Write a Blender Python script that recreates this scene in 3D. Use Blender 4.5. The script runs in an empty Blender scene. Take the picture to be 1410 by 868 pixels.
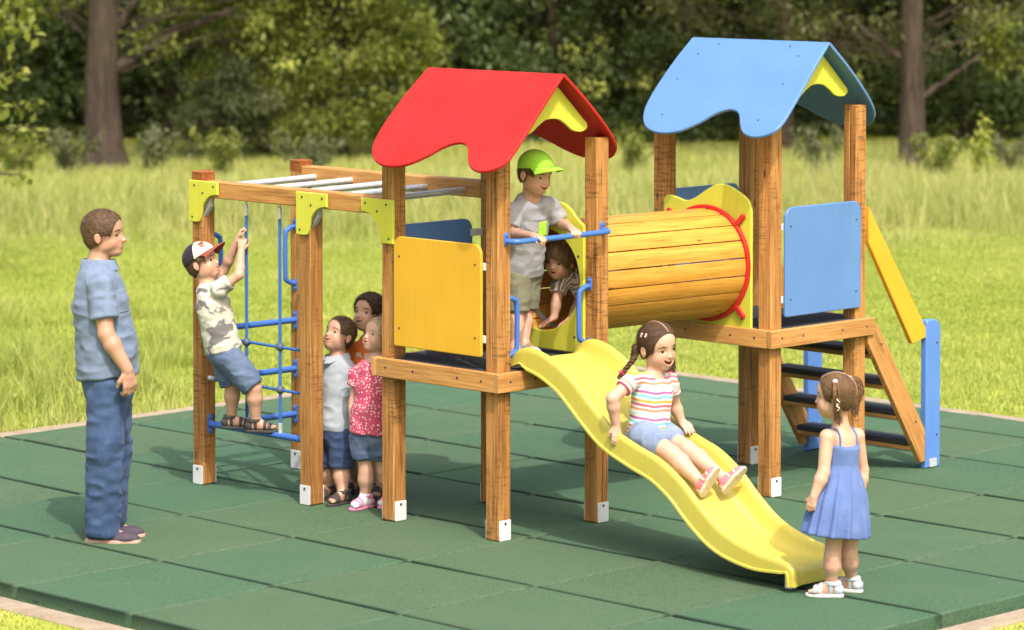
import bpy, bmesh, math, random
import numpy as np
from mathutils import Vector, Matrix
rng = np.random.default_rng(7)
random.seed(7)
S = bpy.context.scene
COL = S.collection
RAD = math.radians

# ------------------------------------------------------------------ camera
CAM = np.array([-12.359, -12.5055, 3.3936]); YAW = 0.7837; PITCH = 0.0456
FPX = 4546.26; PX0 = 705.0; PY0 = 79.56
FWD = np.array([math.sin(YAW)*math.cos(PITCH), math.cos(YAW)*math.cos(PITCH), -math.sin(PITCH)])
RGT = np.array([math.cos(YAW), -math.sin(YAW), 0.0])
UPV = np.cross(RGT, FWD)
cd = bpy.data.cameras.new("camera"); cam = bpy.data.objects.new("camera", cd); COL.objects.link(cam)
cam.location = CAM
cam.rotation_euler = Matrix((RGT, UPV, -FWD)).transposed().to_euler()
cd.sensor_width = 36.0; cd.lens = FPX/1410*36; cd.shift_y = -(434-PY0)/1410
cd.clip_end = 500; cd.clip_start = .5
cd.dof.use_dof = True; cd.dof.focus_distance = 17.9; cd.dof.aperture_fstop = 2.5
S.camera = cam

def ray_dir(px, py):
    return FWD + RGT*(px-PX0)/FPX - UPV*(py-PY0)/FPX
def at_depth(px, py, depth):
    return CAM + ray_dir(px, py)*depth
def on_z(px, py, z):
    v = ray_dir(px, py); return CAM + v*((z-CAM[2])/v[2])

# ------------------------------------------------------------------ light
w = bpy.data.worlds.new("World"); S.world = w; w.use_nodes = True
nt = w.node_tree; nt.nodes.clear()
sky = nt.nodes.new('ShaderNodeTexSky'); sky.sky_type = 'NISHITA'; sky.sun_disc = False
bg = nt.nodes.new('ShaderNodeBackground'); ow = nt.nodes.new('ShaderNodeOutputWorld')
nt.links.new(sky.outputs[0], bg.inputs[0]); nt.links.new(bg.outputs[0], ow.inputs[0])
SUN_EL = 54; SUN_RIGHT = 17     # degrees above the horizon; degrees to the right of "towards the camera"
# horizontal direction to the sun, built from towards-camera turned to the image right
tc = -np.array([math.sin(YAW), math.cos(YAW)]); rt = RGT[:2]
sh = tc*math.cos(RAD(SUN_RIGHT)) + rt*math.sin(RAD(SUN_RIGHT))
sun_dir = np.array([sh[0]*math.cos(RAD(SUN_EL)), sh[1]*math.cos(RAD(SUN_EL)), math.sin(RAD(SUN_EL))])
sky.sun_elevation = RAD(SUN_EL)
sky.sun_rotation = math.atan2(sh[0], sh[1])
sky.air_density = 1.6; sky.dust_density = 7.0; sky.ozone_density = 1.0
bg.inputs[1].default_value = 0.15
ld = bpy.data.lights.new("sun", 'SUN'); sun = bpy.data.objects.new("sun", ld); COL.objects.link(sun)
ld.energy = 2.0; ld.angle = RAD(0.6); ld.color = (1.0, 0.96, 0.90)
sun.rotation_euler = Vector(sun_dir).to_track_quat('Z', 'Y').to_euler(); sun.location = (5, -5, 20)
S.view_settings.view_transform = 'Standard'; S.view_settings.look = 'None'
S.view_settings.exposure = 0.98; S.view_settings.gamma = 1.0
S.cycles.use_denoising = True
S.cycles.max_bounces = 8; S.cycles.transparent_max_bounces = 6

# ------------------------------------------------------------------ materials
class MatB:
    def __init__(self, name, rough=.6, spec=.5):
        self.m = bpy.data.materials.new(name); self.m.use_nodes = True
        self.t = self.m.node_tree; self.b = self.t.nodes['Principled BSDF']
        self.b.inputs['Roughness'].default_value = rough
        self.b.inputs['Specular IOR Level'].default_value = spec
    def n(self, t, **kw):
        o = self.t.nodes.new(t)
        for k, v in kw.items():
            if k in o.inputs: o.inputs[k].default_value = v
            else: setattr(o, k, v)
        return o
    def l(self, a, b): self.t.links.new(a, b)
    def noise(self, vec, scale, detail=3, rough=.5, dist=0):
        o = self.n('ShaderNodeTexNoise'); o.inputs['Scale'].default_value = scale; o.inputs['Detail'].default_value = detail
        o.inputs['Roughness'].default_value = rough; o.inputs['Distortion'].default_value = dist
        if vec is not None: self.l(vec, o.inputs['Vector'])
        return o.outputs['Fac']
    def coord(self, which='Object'):
        return self.n('ShaderNodeTexCoord').outputs[which]
    def mapv(self, vec, scale=(1,1,1), loc=(0,0,0), rot=(0,0,0)):
        o = self.n('ShaderNodeMapping'); o.inputs['Scale'].default_value = scale; o.inputs['Location'].default_value = loc
        o.inputs['Rotation'].default_value = rot
        self.l(vec, o.inputs['Vector']); return o.outputs[0]
    def ramp(self, fac, stops):
        o = self.n('ShaderNodeValToRGB'); e = o.color_ramp.elements
        while len(e) < len(stops): e.new(.5)
        for x, (p, c) in zip(e, stops): x.position = p; x.color = (*c, 1) if len(c) == 3 else c
        self.l(fac, o.inputs[0]); return o.outputs[0]
    def mix(self, fac, a, b, mode='MIX'):
        o = self.n('ShaderNodeMix'); o.data_type = 'RGBA'; o.blend_type = mode
        for i, v in ((0, fac), (6, a), (7, b)):
            if isinstance(v, bpy.types.NodeSocket): self.l(v, o.inputs[i])
            else: o.inputs[i].default_value = v if i == 0 else (*v, 1)
        return o.outputs[2]
    def math(self, op, a, b=0.0, clamp=False):
        o = self.n('ShaderNodeMath'); o.operation = op; o.use_clamp = clamp
        for i, v in ((0, a), (1, b)):
            if isinstance(v, bpy.types.NodeSocket): self.l(v, o.inputs[i])
            else: o.inputs[i].default_value = v
        return o.outputs[0]
    def color(self, c):
        if isinstance(c, bpy.types.NodeSocket): self.l(c, self.b.inputs['Base Color'])
        else: self.b.inputs['Base Color'].default_value = (*c, 1)
    def bump(self, h, strength=.3, dist=.005):
        o = self.n('ShaderNodeBump'); o.inputs['Strength'].default_value = strength; o.inputs['Distance'].default_value = dist
        self.l(h, o.inputs['Height']); self.l(o.outputs[0], self.b.inputs['Normal'])
    def rand(self): return self.n('ShaderNodeObjectInfo').outputs['Random']
    def attr(self, name): return self.n('ShaderNodeAttribute', attribute_name=name)
M = {}

def paint(name, c, rough=.42, var=.05, spec=.4, worn=False):
    """coloured sheet plastic: a slightly mottled colour, scuffs and a fine pebbled surface"""
    k = MatB(name, rough, spec); v = k.coord()
    n1 = k.noise(v, 3.0, 4); n2 = k.noise(v, 60, 3, .7)
    dark = tuple(x*(1-var) for x in c); lite = tuple(min(1, x*(1+var)+.006) for x in c)
    col = k.ramp(n1, [(.25, dark), (.7, lite)])
    scuff = k.ramp(k.noise(k.mapv(v, (14, 14, 3)), 9, 5, .75), [(.66, (0,0,0)), (.78, (.35,.35,.35))])
    col = k.mix(scuff, col, tuple(min(1, x*.8+.10) for x in c))
    run = k.ramp(k.noise(k.mapv(v, (34, 34, 1.6)), 1, 4, .65), [(.52, (0,0,0)), (.80, (.30,.30,.30))])      # faint weather runs
    col = k.mix(run, col, tuple(x*.62+.012 for x in c))
    if worn:        # fine scratches along the run of the slide, dust in the low places
        sc_ = k.ramp(k.noise(k.mapv(v, (150, 5, 5)), 1, 3, .7), [(.60, (0,0,0)), (.70, (.5,.5,.5))]); col = k.mix(sc_, col, tuple(min(1, x*.85+.09) for x in c))
        col = k.mix(k.ramp(k.noise(k.mapv(v, (7, 3, 3)), 1, 5, .7), [(.55, (0,0,0)), (.75, (.28,.28,.28))]), col, (.30,.26,.12))
    k.color(col)
    k.l(k.ramp(n2, [(.3, (rough-.08,)*3), (.7, (rough+.12,)*3)]), k.b.inputs['Roughness'])
    k.bump(k.noise(v, 420, 2, .6), .10, .002)
    M[name] = k.m
paint('red_sheet', (.385,.014,.012), .60, .05, .2)
paint('blue_sheet', (.088,.195,.43), .46)
paint('lime_sheet', (.50,.50,.050), .45)
paint('amber_sheet', (.62,.340,.022), .45)
paint('orange_rail', (.74,.33,.02), .45)
paint('slide_plastic', (.47,.405,.062), .38, .05, .5, True)
paint('blue_steel', (.045,.135,.46), .35)
paint('white_plate', (.58,.59,.61), .45, .06)
paint('post_blue', (.085,.20,.52), .4)
paint('ring_red', (.50,.012,.014), .4)

def wood(name, dark, mid, lite, marks=False, rough=.6):
    k = MatB(name, rough, .35)
    uv = k.coord('UV'); r = k.rand()
    off = k.n('ShaderNodeCombineXYZ'); k.l(k.math('MULTIPLY', r, 37.0), off.inputs[0]); k.l(k.math('MULTIPLY', r, 91.0), off.inputs[1]); k.l(k.math('MULTIPLY', r, 13.), off.inputs[2])
    va = k.n('ShaderNodeVectorMath', operation='ADD'); k.l(uv, va.inputs[0]); k.l(off.outputs[0], va.inputs[1]); v = va.outputs[0]
    g1 = k.noise(k.mapv(v, (70, 2.6, 1)), 1, 6, .65, .6)
    g2 = k.noise(k.mapv(v, (260, 7, 1)), 1, 4, .7)
    big = k.noise(k.mapv(v, (9, 1.1, 1)), 1, 3, .5)
    f = k.math('ADD', k.math('MULTIPLY', g1, .72), k.math('MULTIPLY', big, .28))
    col = k.ramp(f, [(.33, dark), (.46, mid), (.64, lite)])
    fine = k.ramp(g2, [(.28, (.55,.5,.45)), (.5, (1,1,1))])
    col = k.mix(.75, col, fine, 'MULTIPLY')
    # knots and checks
    vo = k.n('ShaderNodeTexVoronoi'); k.l(k.mapv(v, (6, 1.7, 1)), vo.inputs['Vector']); vo.inputs['Scale'].default_value = 1.4
    kn = k.ramp(vo.outputs['Distance'], [(.03, (1,1,1)), (.085, (0,0,0))])
    col = k.mix(kn, col, tuple(x*.42 for x in dark))
    if marks:   # weathered cross stains
        b = k.noise(k.mapv(v, (10, 75, 1)), 1, 3, .55, .4)
        mask = k.noise(k.mapv(v, (5, 2.3, 1)), 1, 3, .6)
        st = k.math('MULTIPLY', k.ramp(b, [(.53, (0,0,0)), (.60, (1,1,1))]), k.ramp(mask, [(.46, (0,0,0)), (.56, (1,1,1))]))
        col = k.mix(k.math('MULTIPLY', st, .48), col, tuple(x*.35 for x in dark))
    hue = k.n('ShaderNodeHueSaturation'); k.l(col, hue.inputs['Color'])
    k.l(k.math('ADD', .9, k.math('MULTIPLY', r, .22)), hue.inputs['Value'])
    k.color(hue.outputs[0])
    k.bump(k.math('ADD', g1, g2), .35, .002)
    M[name] = k.m
wood('post_wood', (.080,.031,.008), (.315,.140,.037), (.49,.255,.083), True)
wood('beam_wood', (.22,.098,.026), (.42,.200,.058), (.52,.285,.098))
wood('cap_wood', (.12,.035,.010), (.24,.07,.015), (.34,.12,.03))
wood('tunnel_wood', (.36,.15,.018), (.54,.245,.033), (.63,.33,.06), rough=.5)
def rubber(name, a, b, sc=240):
    k = MatB(name, .85, .25); v = k.coord()
    n = k.noise(v, sc, 3, .7); n2 = k.noise(v, 2.2, 4, .6)
    k.color(k.mix(k.ramp(n2, [(.35,(0,0,0)),(.7,(.6,.6,.6))]), k.ramp(n, [(.35, a), (.65, b)]), tuple(x*1.25+.004 for x in b)))
    k.bump(n, .5, .004); M[name] = k.m
rubber('deck_rubber', (.018,.019,.023), (.042,.044,.052))
rubber('tread_rubber', (.020,.021,.025), (.05,.052,.062))
k = MatB('galvanised', .34, .5); k.b.inputs['Metallic'].default_value = .45
k.color(k.ramp(k.noise(k.coord(), 40, 4, .6), [(.3, (.54,.55,.58)), (.7, (.72,.73,.76))])); M['galvanised'] = k.m
k = MatB('screw_dark', .5); k.color(k.ramp(k.noise(k.coord(), 200), [(.3,(.02,.02,.022)),(.7,(.06,.058,.055))])); M['screw'] = k.m
k = MatB('rope_blue', .8, .2); uv = k.coord('UV')
wv = k.n('ShaderNodeTexWave', bands_direction='DIAGONAL'); k.l(k.mapv(uv, (40, 60, 1)), wv.inputs['Vector']); wv.inputs['Scale'].default_value = 1.0
k.color(k.ramp(wv.outputs['Fac'], [(.2,(.02,.075,.26)),(.8,(.06,.19,.52))])); k.bump(wv.outputs['Fac'], .6, .003); M['rope'] = k.m
k = MatB('knot_plastic', .5); k.color(k.ramp(k.noise(k.coord(), 30), [(.3,(.05,.07,.11)),(.7,(.08,.11,.16))])); M['knot'] = k.m

# ------------------------------------------------------------------ mesh helpers
def link(name, me, mat=None, parent=None):
    o = bpy.data.objects.new(name, me); COL.objects.link(o)
    if mat is not None: me.materials.append(M[mat] if isinstance(mat, str) else mat)
    if parent is not None: o.parent = parent
    return o
def tag(o, label=None, cat=None, group=None, kind=None):
    if label: o['label'] = label
    if cat: o['category'] = cat
    if group: o['group'] = group
    if kind: o['kind'] = kind
    return o
def empty(name, loc=(0,0,0)):
    o = bpy.data.objects.new(name, None); COL.objects.link(o); o.location = loc; o.empty_display_size = .1; return o
class MB:
    """collects vertices, faces and per-corner uv, then makes one mesh"""
    def __init__(s): s.v = []; s.f = []; s.uv = []; s.sm = []
    def add(s, verts, faces, uvs=None, smooth=False):
        o = len(s.v); s.v += [tuple(map(float, v)) for v in verts]
        for i, f in enumerate(faces):
            s.f.append([o+k for k in f]); s.uv.append(uvs[i] if uvs else [(0., 0.)]*len(f)); s.sm.append(smooth)
    def loft(s, rings, closed=True, caps=True, uvu=None, uvv=None, smooth=True):
        n = len(rings[0]); V = [p for r in rings for p in r]; F = []; U = []
        if uvu is None:
            uvu = [0]
            for i in range(n): uvu.append(uvu[-1]+float(np.linalg.norm(np.subtract(rings[0][(i+1) % n], rings[0][i]))))
        if uvv is None:
            uvv = [0]
            for a, b in zip(rings, rings[1:]): uvv.append(uvv[-1]+float(np.linalg.norm(np.mean(b, 0)-np.mean(a, 0))))
        for j in range(len(rings)-1):
            for i in range(n if closed else n-1):
                i2 = (i+1) % n
                F.append([j*n+i, j*n+i2, (j+1)*n+i2, (j+1)*n+i])
                U.append([(uvu[i], uvv[j]), (uvu[i+1], uvv[j]), (uvu[i+1], uvv[j+1]), (uvu[i], uvv[j+1])])
        s.add(V, F, U, smooth)
        if caps and closed:
            c0 = np.array(rings[0][0]); e1 = np.array(rings[0][n//4])-c0; e2 = np.array(rings[0][n//2])-c0; cu = [(float((np.array(p)-c0)@e1)*2, float((np.array(p)-c0)@e2)*2) for p in rings[0]]
            s.add(rings[0], [list(range(n))[::-1]], [cu[::-1]])
            s.add(rings[-1], [list(range(n))], [cu])
    def bar(s, p0, p1, up, w, h, ch=.004, groove=0, smooth=False):
        """rectangular bar p0->p1; w across, h along up; chamfered; optional groove down every face"""
        p0 = np.array(p0, float); p1 = np.array(p1, float); t = p1-p0; t /= np.linalg.norm(t)
        up = np.array(up, float); up -= t*(up@t); up /= np.linalg.norm(up); sd = np.cross(t, up)
        a, b = w/2, h/2; prof = []
        for (x0, y0, x1, y1) in ((-a,-b,a,-b), (a,-b,a,b), (a,b,-a,b), (-a,b,-a,-b)):
            d = np.array([x1-x0, y1-y0]); L = np.linalg.norm(d); d /= L; nrm = np.array([d[1], -d[0]]); q0 = np.array([x0, y0])
            prof.append(q0+d*ch)
            if groove:
                for q, dd in ((.5*L-.004, 0), (.5*L-.0015, groove), (.5*L+.0015, groove), (.5*L+.004, 0)): prof.append(q0+d*q-nrm*dd)
            prof.append(q0+d*(L-ch))
        r = lambda c, k: [c+sd*q[0]*k+up*q[1]*k for q in prof]
        L = np.linalg.norm(p1-p0); e = min(ch, L*.2); kk = 1-2*ch/max(w, h)
        s.loft([r(p0, kk), r(p0+t*e, 1), r(p1-t*e, 1), r(p1, kk)], smooth=smooth)
    def tube(s, pts, r, n=12, closed=False, smooth=True):
        pts = [np.array(p, float) for p in pts]; m = len(pts); rr = r if hasattr(r, '__len__') else [r]*m
        rings = []; ref = None
        for i, p in enumerate(pts):
            t = pts[min(i+1, m-1)]-pts[max(i-1, 0)]; t = t/np.linalg.norm(t)
            if ref is None: ref = np.cross(t, [0, 0, 1.]) if abs(t[2]) < .95 else np.cross(t, [1., 0, 0])
            ref = ref-t*(ref@t); ref /= np.linalg.norm(ref); b = np.cross(t, ref)
            rings.append([p+(ref*math.cos(k*2*math.pi/n)+b*math.sin(k*2*math.pi/n))*rr[i] for k in range(n)])
        s.loft(rings, smooth=smooth)
    def prism(s, out, fr, t, bev=.003, holes=()):
        """flat sheet: outline (2-D) in frame fr=(origin, ex, ey, ez), thickness t centred, bevelled rim, optional holes"""
        o, ex, ey, ez = [np.array(q, float) for q in fr]
        def inset(P, d):
            P = np.array(P, float); a = np.roll(P, 1, 0); b = np.roll(P, -1, 0)
            t1 = P-a; t1 /= np.linalg.norm(t1, axis=1)[:, None]+1e-12; t2 = b-P; t2 /= np.linalg.norm(t2, axis=1)[:, None]+1e-12
            nn = np.c_[-(t1[:, 1]+t2[:, 1]), t1[:, 0]+t2[:, 0]]; nn /= np.linalg.norm(nn, axis=1)[:, None]+1e-12
            c = np.clip((nn*np.c_[-t1[:, 1], t1[:, 0]]).sum(1), .5, 1)
            return P+nn*(d/c)[:, None]
        def area(P): P = np.array(P); return .5*np.sum(P[:, 0]*np.roll(P[:, 1], -1)-np.roll(P[:, 0], -1)*P[:, 1])
        loops = [list(out) if area(out) > 0 else list(out)[::-1]]+[list(h) if area(h) < 0 else list(h)[::-1] for h in holes]
        W3 = lambda P, z: [o+ex*p[0]+ey*p[1]+ez*z for p in P]
        hz = t/2; caps = {1: [], -1: []}
        for P in loops:
            I = inset(P, bev)
            rings = [W3(I, -hz), W3(P, -hz+bev), W3(P, hz-bev), W3(I, hz)]
            s.loft(rings, caps=False, smooth=True)
            caps[1].append(I); caps[-1].append(I)
        for sg in (1, -1):
            bm = bmesh.new(); es = []
            for I in caps[sg]:
                vs = [bm.verts.new((p[0], p[1], 0)) for p in I]
                es += [bm.edges.new((vs[i], vs[(i+1) % len(vs)])) for i in range(len(vs))]
            bmesh.ops.triangle_fill(bm, use_beauty=True, use_dissolve=False, edges=es)
            bm.verts.index_update(); vv = [v.co for v in bm.verts]; ff = []
            for f in bm.faces:
                idx = [v.index for v in f.verts]
                if (f.normal.z > 0) != (sg > 0): idx = idx[::-1]
                ff.append(idx)
            s.add(W3([(v.x, v.y) for v in vv], hz*sg), ff, [[(vv[k].x, vv[k].y) for k in f] for f in ff])
            bm.free()
    def ball(s, c, r, n=12, sq=(1,1,1)):
        c = np.array(c, float); rings = []
        for j in range(1, n):
            th = math.pi*j/n
            rings.append([c+np.array([math.sin(th)*math.cos(q)*sq[0], math.sin(th)*math.sin(q)*sq[1], -math.cos(th)*sq[2]])*r for q in np.arange(n*2)*math.pi/n])
        s.loft(rings, caps=True)
    def build(s, name, mat, parent=None, angle=35, weld=True):
        me = bpy.data.meshes.new(name); me.from_pydata(s.v, [], s.f)
        uvl = me.uv_layers.new(name='UVMap'); flat = [c for f in s.uv for p in f for c in p]
        uvl.data.foreach_set('uv', flat)
        me.polygons.foreach_set('use_smooth', [True]*len(s.f))
        if weld:
            bm = bmesh.new(); bm.from_mesh(me); bmesh.ops.remove_doubles(bm, verts=bm.verts, dist=1e-5)
            bmesh.ops.recalc_face_normals(bm, faces=bm.faces); bm.to_mesh(me); bm.free()
        me.set_sharp_from_angle(angle=RAD(angle)); me.update()
        return link(name, me, mat, parent)
def smooth_loop(P, n=6, closed=True):
    P = [np.array(p, float) for p in P]; m = len(P); out = []
    for i in range(m if closed else m-1):
        a, b, c, e = (P[(i-1) % m], P[i], P[(i+1) % m], P[(i+2) % m]) if closed else (P[max(i-1, 0)], P[i], P[i+1], P[min(i+2, m-1)])
        for k in range(n):
            t = k/n; out.append(.5*((2*b)+(c-a)*t+(2*a-5*b+4*c-e)*t*t+(3*b-3*c+e-a)*t**3))
    if not closed: out.append(P[-1])
    return out
def round_rect(x0, y0, x1, y1, r, n=6):
    if not hasattr(r, '__len__'): r = [r]*4
    P = []
    for (cx, cy, a0, rr) in ((x1, y0, -90, r[1]), (x1, y1, 0, r[2]), (x0, y1, 90, r[3]), (x0, y0, 180, r[0])):
        ox = cx-rr if cx == x1 else cx+rr; oy = cy-rr if cy == y1 else cy+rr
        for k in range(n+1):
            a = RAD(a0+90*k/n); P.append((ox+rr*math.cos(a), oy+rr*math.sin(a)))
    return P
# ================================================================== the play structure (root at the foot of its nearest post)
s1, s2, Fx, Fy, h = .8201, .762, 2.0361, -.1635, .048
JY = s1+.6884+.9532; KY = s1+.6884
XX, YY, ZZ = np.eye(3)
play = tag(empty('play_structure'), 'wooden play structure with red roof and blue roof towers joined by a barrel tunnel', 'playground')
def bld(mb, name, mat, parent=play, **k): return mb.build(name, mat, parent, **k)
_m = MB(); _m.loft([[(.0068*math.cos(a)*q, .0068*math.sin(a)*q, z) for a in np.arange(10)*math.pi/5] for q, z in ((1, -.003), (1, .0008), (.7, .0022))])
_m.add([(.0025*math.cos(a), .0025*math.sin(a), .0026) for a in np.arange(6)*math.pi/3], [list(range(6))])
_scr = _m.build('screw', 'screw', play); SCREW = _scr.data; bpy.data.objects.remove(_scr)
def screw(parent, p, nrm, k=1.0):
    o = bpy.data.objects.new('screw', SCREW); COL.objects.link(o); o.parent = parent
    o.location = Vector(p); o.rotation_euler = Vector(nrm).to_track_quat('Z', 'Y').to_euler(); o.scale = (k, k, k)

# posts and their white foot plates
POSTS = {'B': (0, 0, 2.13), 'A': (0, s1, 2.13), 'C': (s2, 0, 2.13), 'D': (s2, s1, 2.13),
         'K': (0, KY, 1.70), 'J': (0, JY, 1.835), 'L': (s2, JY, 1.86),
         'F': (Fx, Fy, 2.23), 'G': (Fx+s2, Fy, 2.23), 'H': (Fx+s2, Fy+s1, 2.23), 'E': (Fx, Fy+s1, 2.23)}
post = {}
for n, (x, y, z) in POSTS.items():
    m = MB(); m.bar((x, y, .004), (x, y, z), YY, 2*h, 2*h, .005, groove=.0045)
    post[n] = bld(m, 'post', 'post_wood')
    d = XX if n in 'JKL' else YY
    for sg in (-1, 1):
        m = MB(); c = np.array([x, y, .058])+d*sg*(h+.0035); e = np.cross(ZZ, d)
        m.prism(round_rect(-.043, -.055, .043, .055, .006, 3), (c, e, ZZ, np.cross(e, ZZ)), .006, .0015)
        q = c+d*sg*.003+ZZ*.036
        m.loft([[q+(e*math.cos(a)+ZZ*math.sin(a))*.0075+d*sg*z2 for a in np.arange(10)*math.pi/5] for z2 in (-.002, .003)])
        o = bld(m, 'foot_plate', 'white_plate', post[n])
        o.data.materials.append(M['screw'])
        for p in o.data.polygons:
            cc = Vector(p.center)
            if (cc-Vector(q)).length < .0085: p.material_index = 1
    if n in 'JL':       # stained cut end
        m = MB(); m.bar((x, y, z-.004), (x, y, z+.012), YY, 2*h+.004, 2*h+.004, .006)
        m.bar((x, y, z-.055), (x, y, z-.004), YY, 2*h+.002, 2*h+.002, .001); bld(m, 'post_cap', 'cap_wood', post[n])

# platforms: a ring of beams outside the posts and a dark rubber deck
def platform(x0, y0, zt):
    bt, bh = .038, .104; a = h+.002
    X0, X1, Y0, Y1 = x0-a, x0+s2+a, y0-a, y0+s1+a; zc = zt-bh/2
    bars = (((X0-bt, Y0-bt/2, zc), (X1+bt, Y0-bt/2, zc)), ((X0-bt, Y1+bt/2, zc), (X1+bt, Y1+bt/2, zc)),
            ((X0-bt/2, Y0+.001, zc), (X0-bt/2, Y1-.001, zc)), ((X1+bt/2, Y0+.001, zc), (X1+bt/2, Y1-.001, zc)))
    for i, (p, q) in enumerate(bars):
        m = MB(); m.bar(p, q, ZZ, bt, bh, .004); o = bld(m, 'platform_beam', 'beam_wood')
        p, q = np.array(p), np.array(q)
        nr = (-YY, YY, -XX, XX)[i]
        for f in (.10, .3, .68, .92): screw(o, p+(q-p)*f+nr*(bt/2)+ZZ*.004, nr, 1.1)
    m = MB(); g = .004
    out = [(X0+g, Y0+g), (X1-g, Y0+g), (X1-g, Y1-g), (X0+g, Y1-g)]
    hol = [[(px-h-.003, py-h-.003), (px+h+.003, py-h-.003), (px+h+.003, py+h+.003), (px-h-.003, py+h+.003)] for px, py in ((x0, y0), (x0+s2, y0), (x0, y0+s1), (x0+s2, y0+s1))]
    hx = h+.004
    out = [(x0+hx, Y0+g), (x0+s2-hx, Y0+g), (x0+s2-hx, y0+hx), (X1-g, y0+hx), (X1-g, y0+s1-hx), (x0+s2-hx, y0+s1-hx), (x0+s2-hx, Y1-g), (x0+hx, Y1-g), (x0+hx, y0+s1-hx), (X0+g, y0+s1-hx), (X0+g, y0+hx), (x0+hx, y0+hx)]
    m.prism(out, ((0, 0, zt-.012), XX, YY, ZZ), .03, .003); bld(m, 'deck', 'deck_rubber')
platform(0, 0, .909); platform(Fx, Fy, .969)

# roofs
half = [(.938,.0),(.938,.223),(.915,.45),(.880,.60),(.825,.70),(.738,.772),(.615,.802),(.490,.780),(.398,.713),(.335,.640),(.272,.596),(.207,.586),
        (.140,.617),(.066,.706),(.003,.762),(-.088,.788),(-.175,.762),(-.222,.690),(-.205,.52),(-.163,.28),(-.118,.0)]
def roof(xr, y0, zr, sc, mat, name):
    crv = smooth_loop(half, 5, False)
    sl = RAD(39.4); first = None
    root = None
    th = .020
    for sg in (-1, 1):
        dn = np.array([sg*math.cos(sl), 0, -math.sin(sl)]); nrm = np.array([sg*math.sin(sl), 0, math.cos(sl)])
        m = MB(); o = np.array([xr, y0, zr])
        pts = [(p[0] if sg < 0 else s1-p[0], max(p[1]*sc, .0105)) for p in crv]
        ez = np.cross(YY, dn)
        m.prism(pts, (o-nrm*th/2, YY, dn, ez), th, .004)
        ob = bld(m, name, mat)
        for (yy, t) in ((.692,.063),(.79,.15),(.80,.364),(.70,.66),(.139,.057),(.025,.133),(-.02,.366),(-.04,.66)):
            screw(ob, o+YY*(yy if sg < 0 else s1-yy)+dn*t*sc+nrm*.0005, nrm)
        if sg < 0: first = ob
    # two yellow gable boards under the ridge
    g = [(0, -.012), (.274, -.262), (.277, -.282), (.262, -.296), (.223, -.306), (.16, -.295), (.109, -.261), (.053, -.231), (0, -.225)]
    g = [(x, z-.018) for x, z in g]
    full = smooth_loop([g[0], g[1]], 1, False)[:1]+g[1:3]+smooth_loop(g[3:], 4, False)
    gl = full+[(-x, z) for x, z in full[::-1][1:-1]]
    for yy in (-.022, s1+.022):
        m = MB(); m.prism(gl, ((xr, y0+yy, zr-.012), XX, ZZ, np.cross(XX, ZZ)), .018, .003); bld(m, 'gable_board', 'lime_sheet', first)
roof(.3815, 0, 2.503, 1.0, 'red_sheet', 'red_roof_panel')
roof(Fx+s2/2, Fy, 2.620, 1.05, 'blue_sheet', 'blue_roof_panel')

# square panels with white clips
def panel(name, mat, fr, w0, z0, w1, z1, r, nrm, clips, scr=.045):
    o, ex = np.array(fr[0], float), np.array(fr[1], float); m = MB()
    m.prism(round_rect(w0, z0, w1, z1, r), (o, ex, ZZ, np.cross(ex, ZZ)), .019, .0045); ob = bld(m, name, mat)
    nrm = np.array(nrm, float)
    for x in (w0+scr, w1-scr):
        for z in (z0+.10, z1-.11): screw(ob, o+ex*x+ZZ*z+nrm*.0098, nrm)
    for (x, z, L) in clips:
        m = MB(); c = o+ex*x+ZZ*z-nrm*.017; m.bar(c-ex*L/2, c+ex*L/2, ZZ, .012, .04, .002)
        bld(m, 'clip', 'white_plate', ob)
    return ob
panel('amber_panel', 'amber_sheet', ((-.060, 0, 0), YY), .062, .985, .748, 1.590, (.012, .012, .055, .055), -XX,
      [(.075, 1.47, .06), (.075, 1.08, .06), (.735, 1.47, .06), (.735, 1.08, .06)])
panel('blue_panel', 'blue_sheet', ((0, Fy-.058, 0), XX), Fx+.058, 1.035, Fx+.742, 1.668, (.012, .012, .065, .065), -YY,
      [(Fx+.062, 1.555, .07), (Fx+.062, 1.135, .07), (Fx+.72, 1.555, .05), (Fx+.72, 1.135, .05)])
panel('blue_panel', 'blue_sheet', ((0, s1+.03, 0), XX), .062, .99, .63, 1.635, (.012, .012, .065, .065), YY,
      [(.65, 1.555, .09), (.65, 1.1, .09), (.07, 1.555, .06), (.07, 1.1, .06)])
panel('blue_panel', 'blue_sheet', ((0, Fy+s1+.03, 0), XX), Fx+.060, 1.04, Fx+.70, 1.722, (.012, .012, .065, .065), YY,
      [(Fx+.69, 1.6, .07), (Fx+.07, 1.6, .06)])

# tunnel between the towers
TY, TZ, TR = .262, 1.325, .318; TY0 = .352
def end_board(x, y0, y1, zb, yc, shift, name):
    top = [(y1, zb), (y1, 1.66), (y1-.012, 1.69), (y1-.05, 1.703), (y1-.11, 1.692), (y1-.18, 1.678), (y1-.25, 1.700), (y1-.34, 1.752), (y1-.42, 1.779+shift), (y1-.50, 1.778+shift), (y1-.58, 1.755), (y1-.64, 1.722), (y1-.67, 1.69), (y0, 1.64), (y0, zb)]
    sm = top[:1]+smooth_loop(top[1:-1], 5, False)+top[-1:]
    hole = [(yc+(TR-.030)*math.cos(a), TZ+(TR-.030)*math.sin(a)) for a in np.arange(56)*2*math.pi/56]
    m = MB(); foot = []
    m.prism(sm, ((x, 0, 0), YY, ZZ, np.cross(YY, ZZ)), .019, .004, [hole]); ob = bld(m, name, 'lime_sheet')
    for (yy, zz) in ((y0+.04, 1.47), (y1-.04, 1.47), (y0+.07, 1.02), (y1-.07, 1.02)): screw(ob, (x-.0098, yy, zz), -XX, 1.2)
    return ob
xa, xb = s2-h-.012, Fx-h-.012
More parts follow.
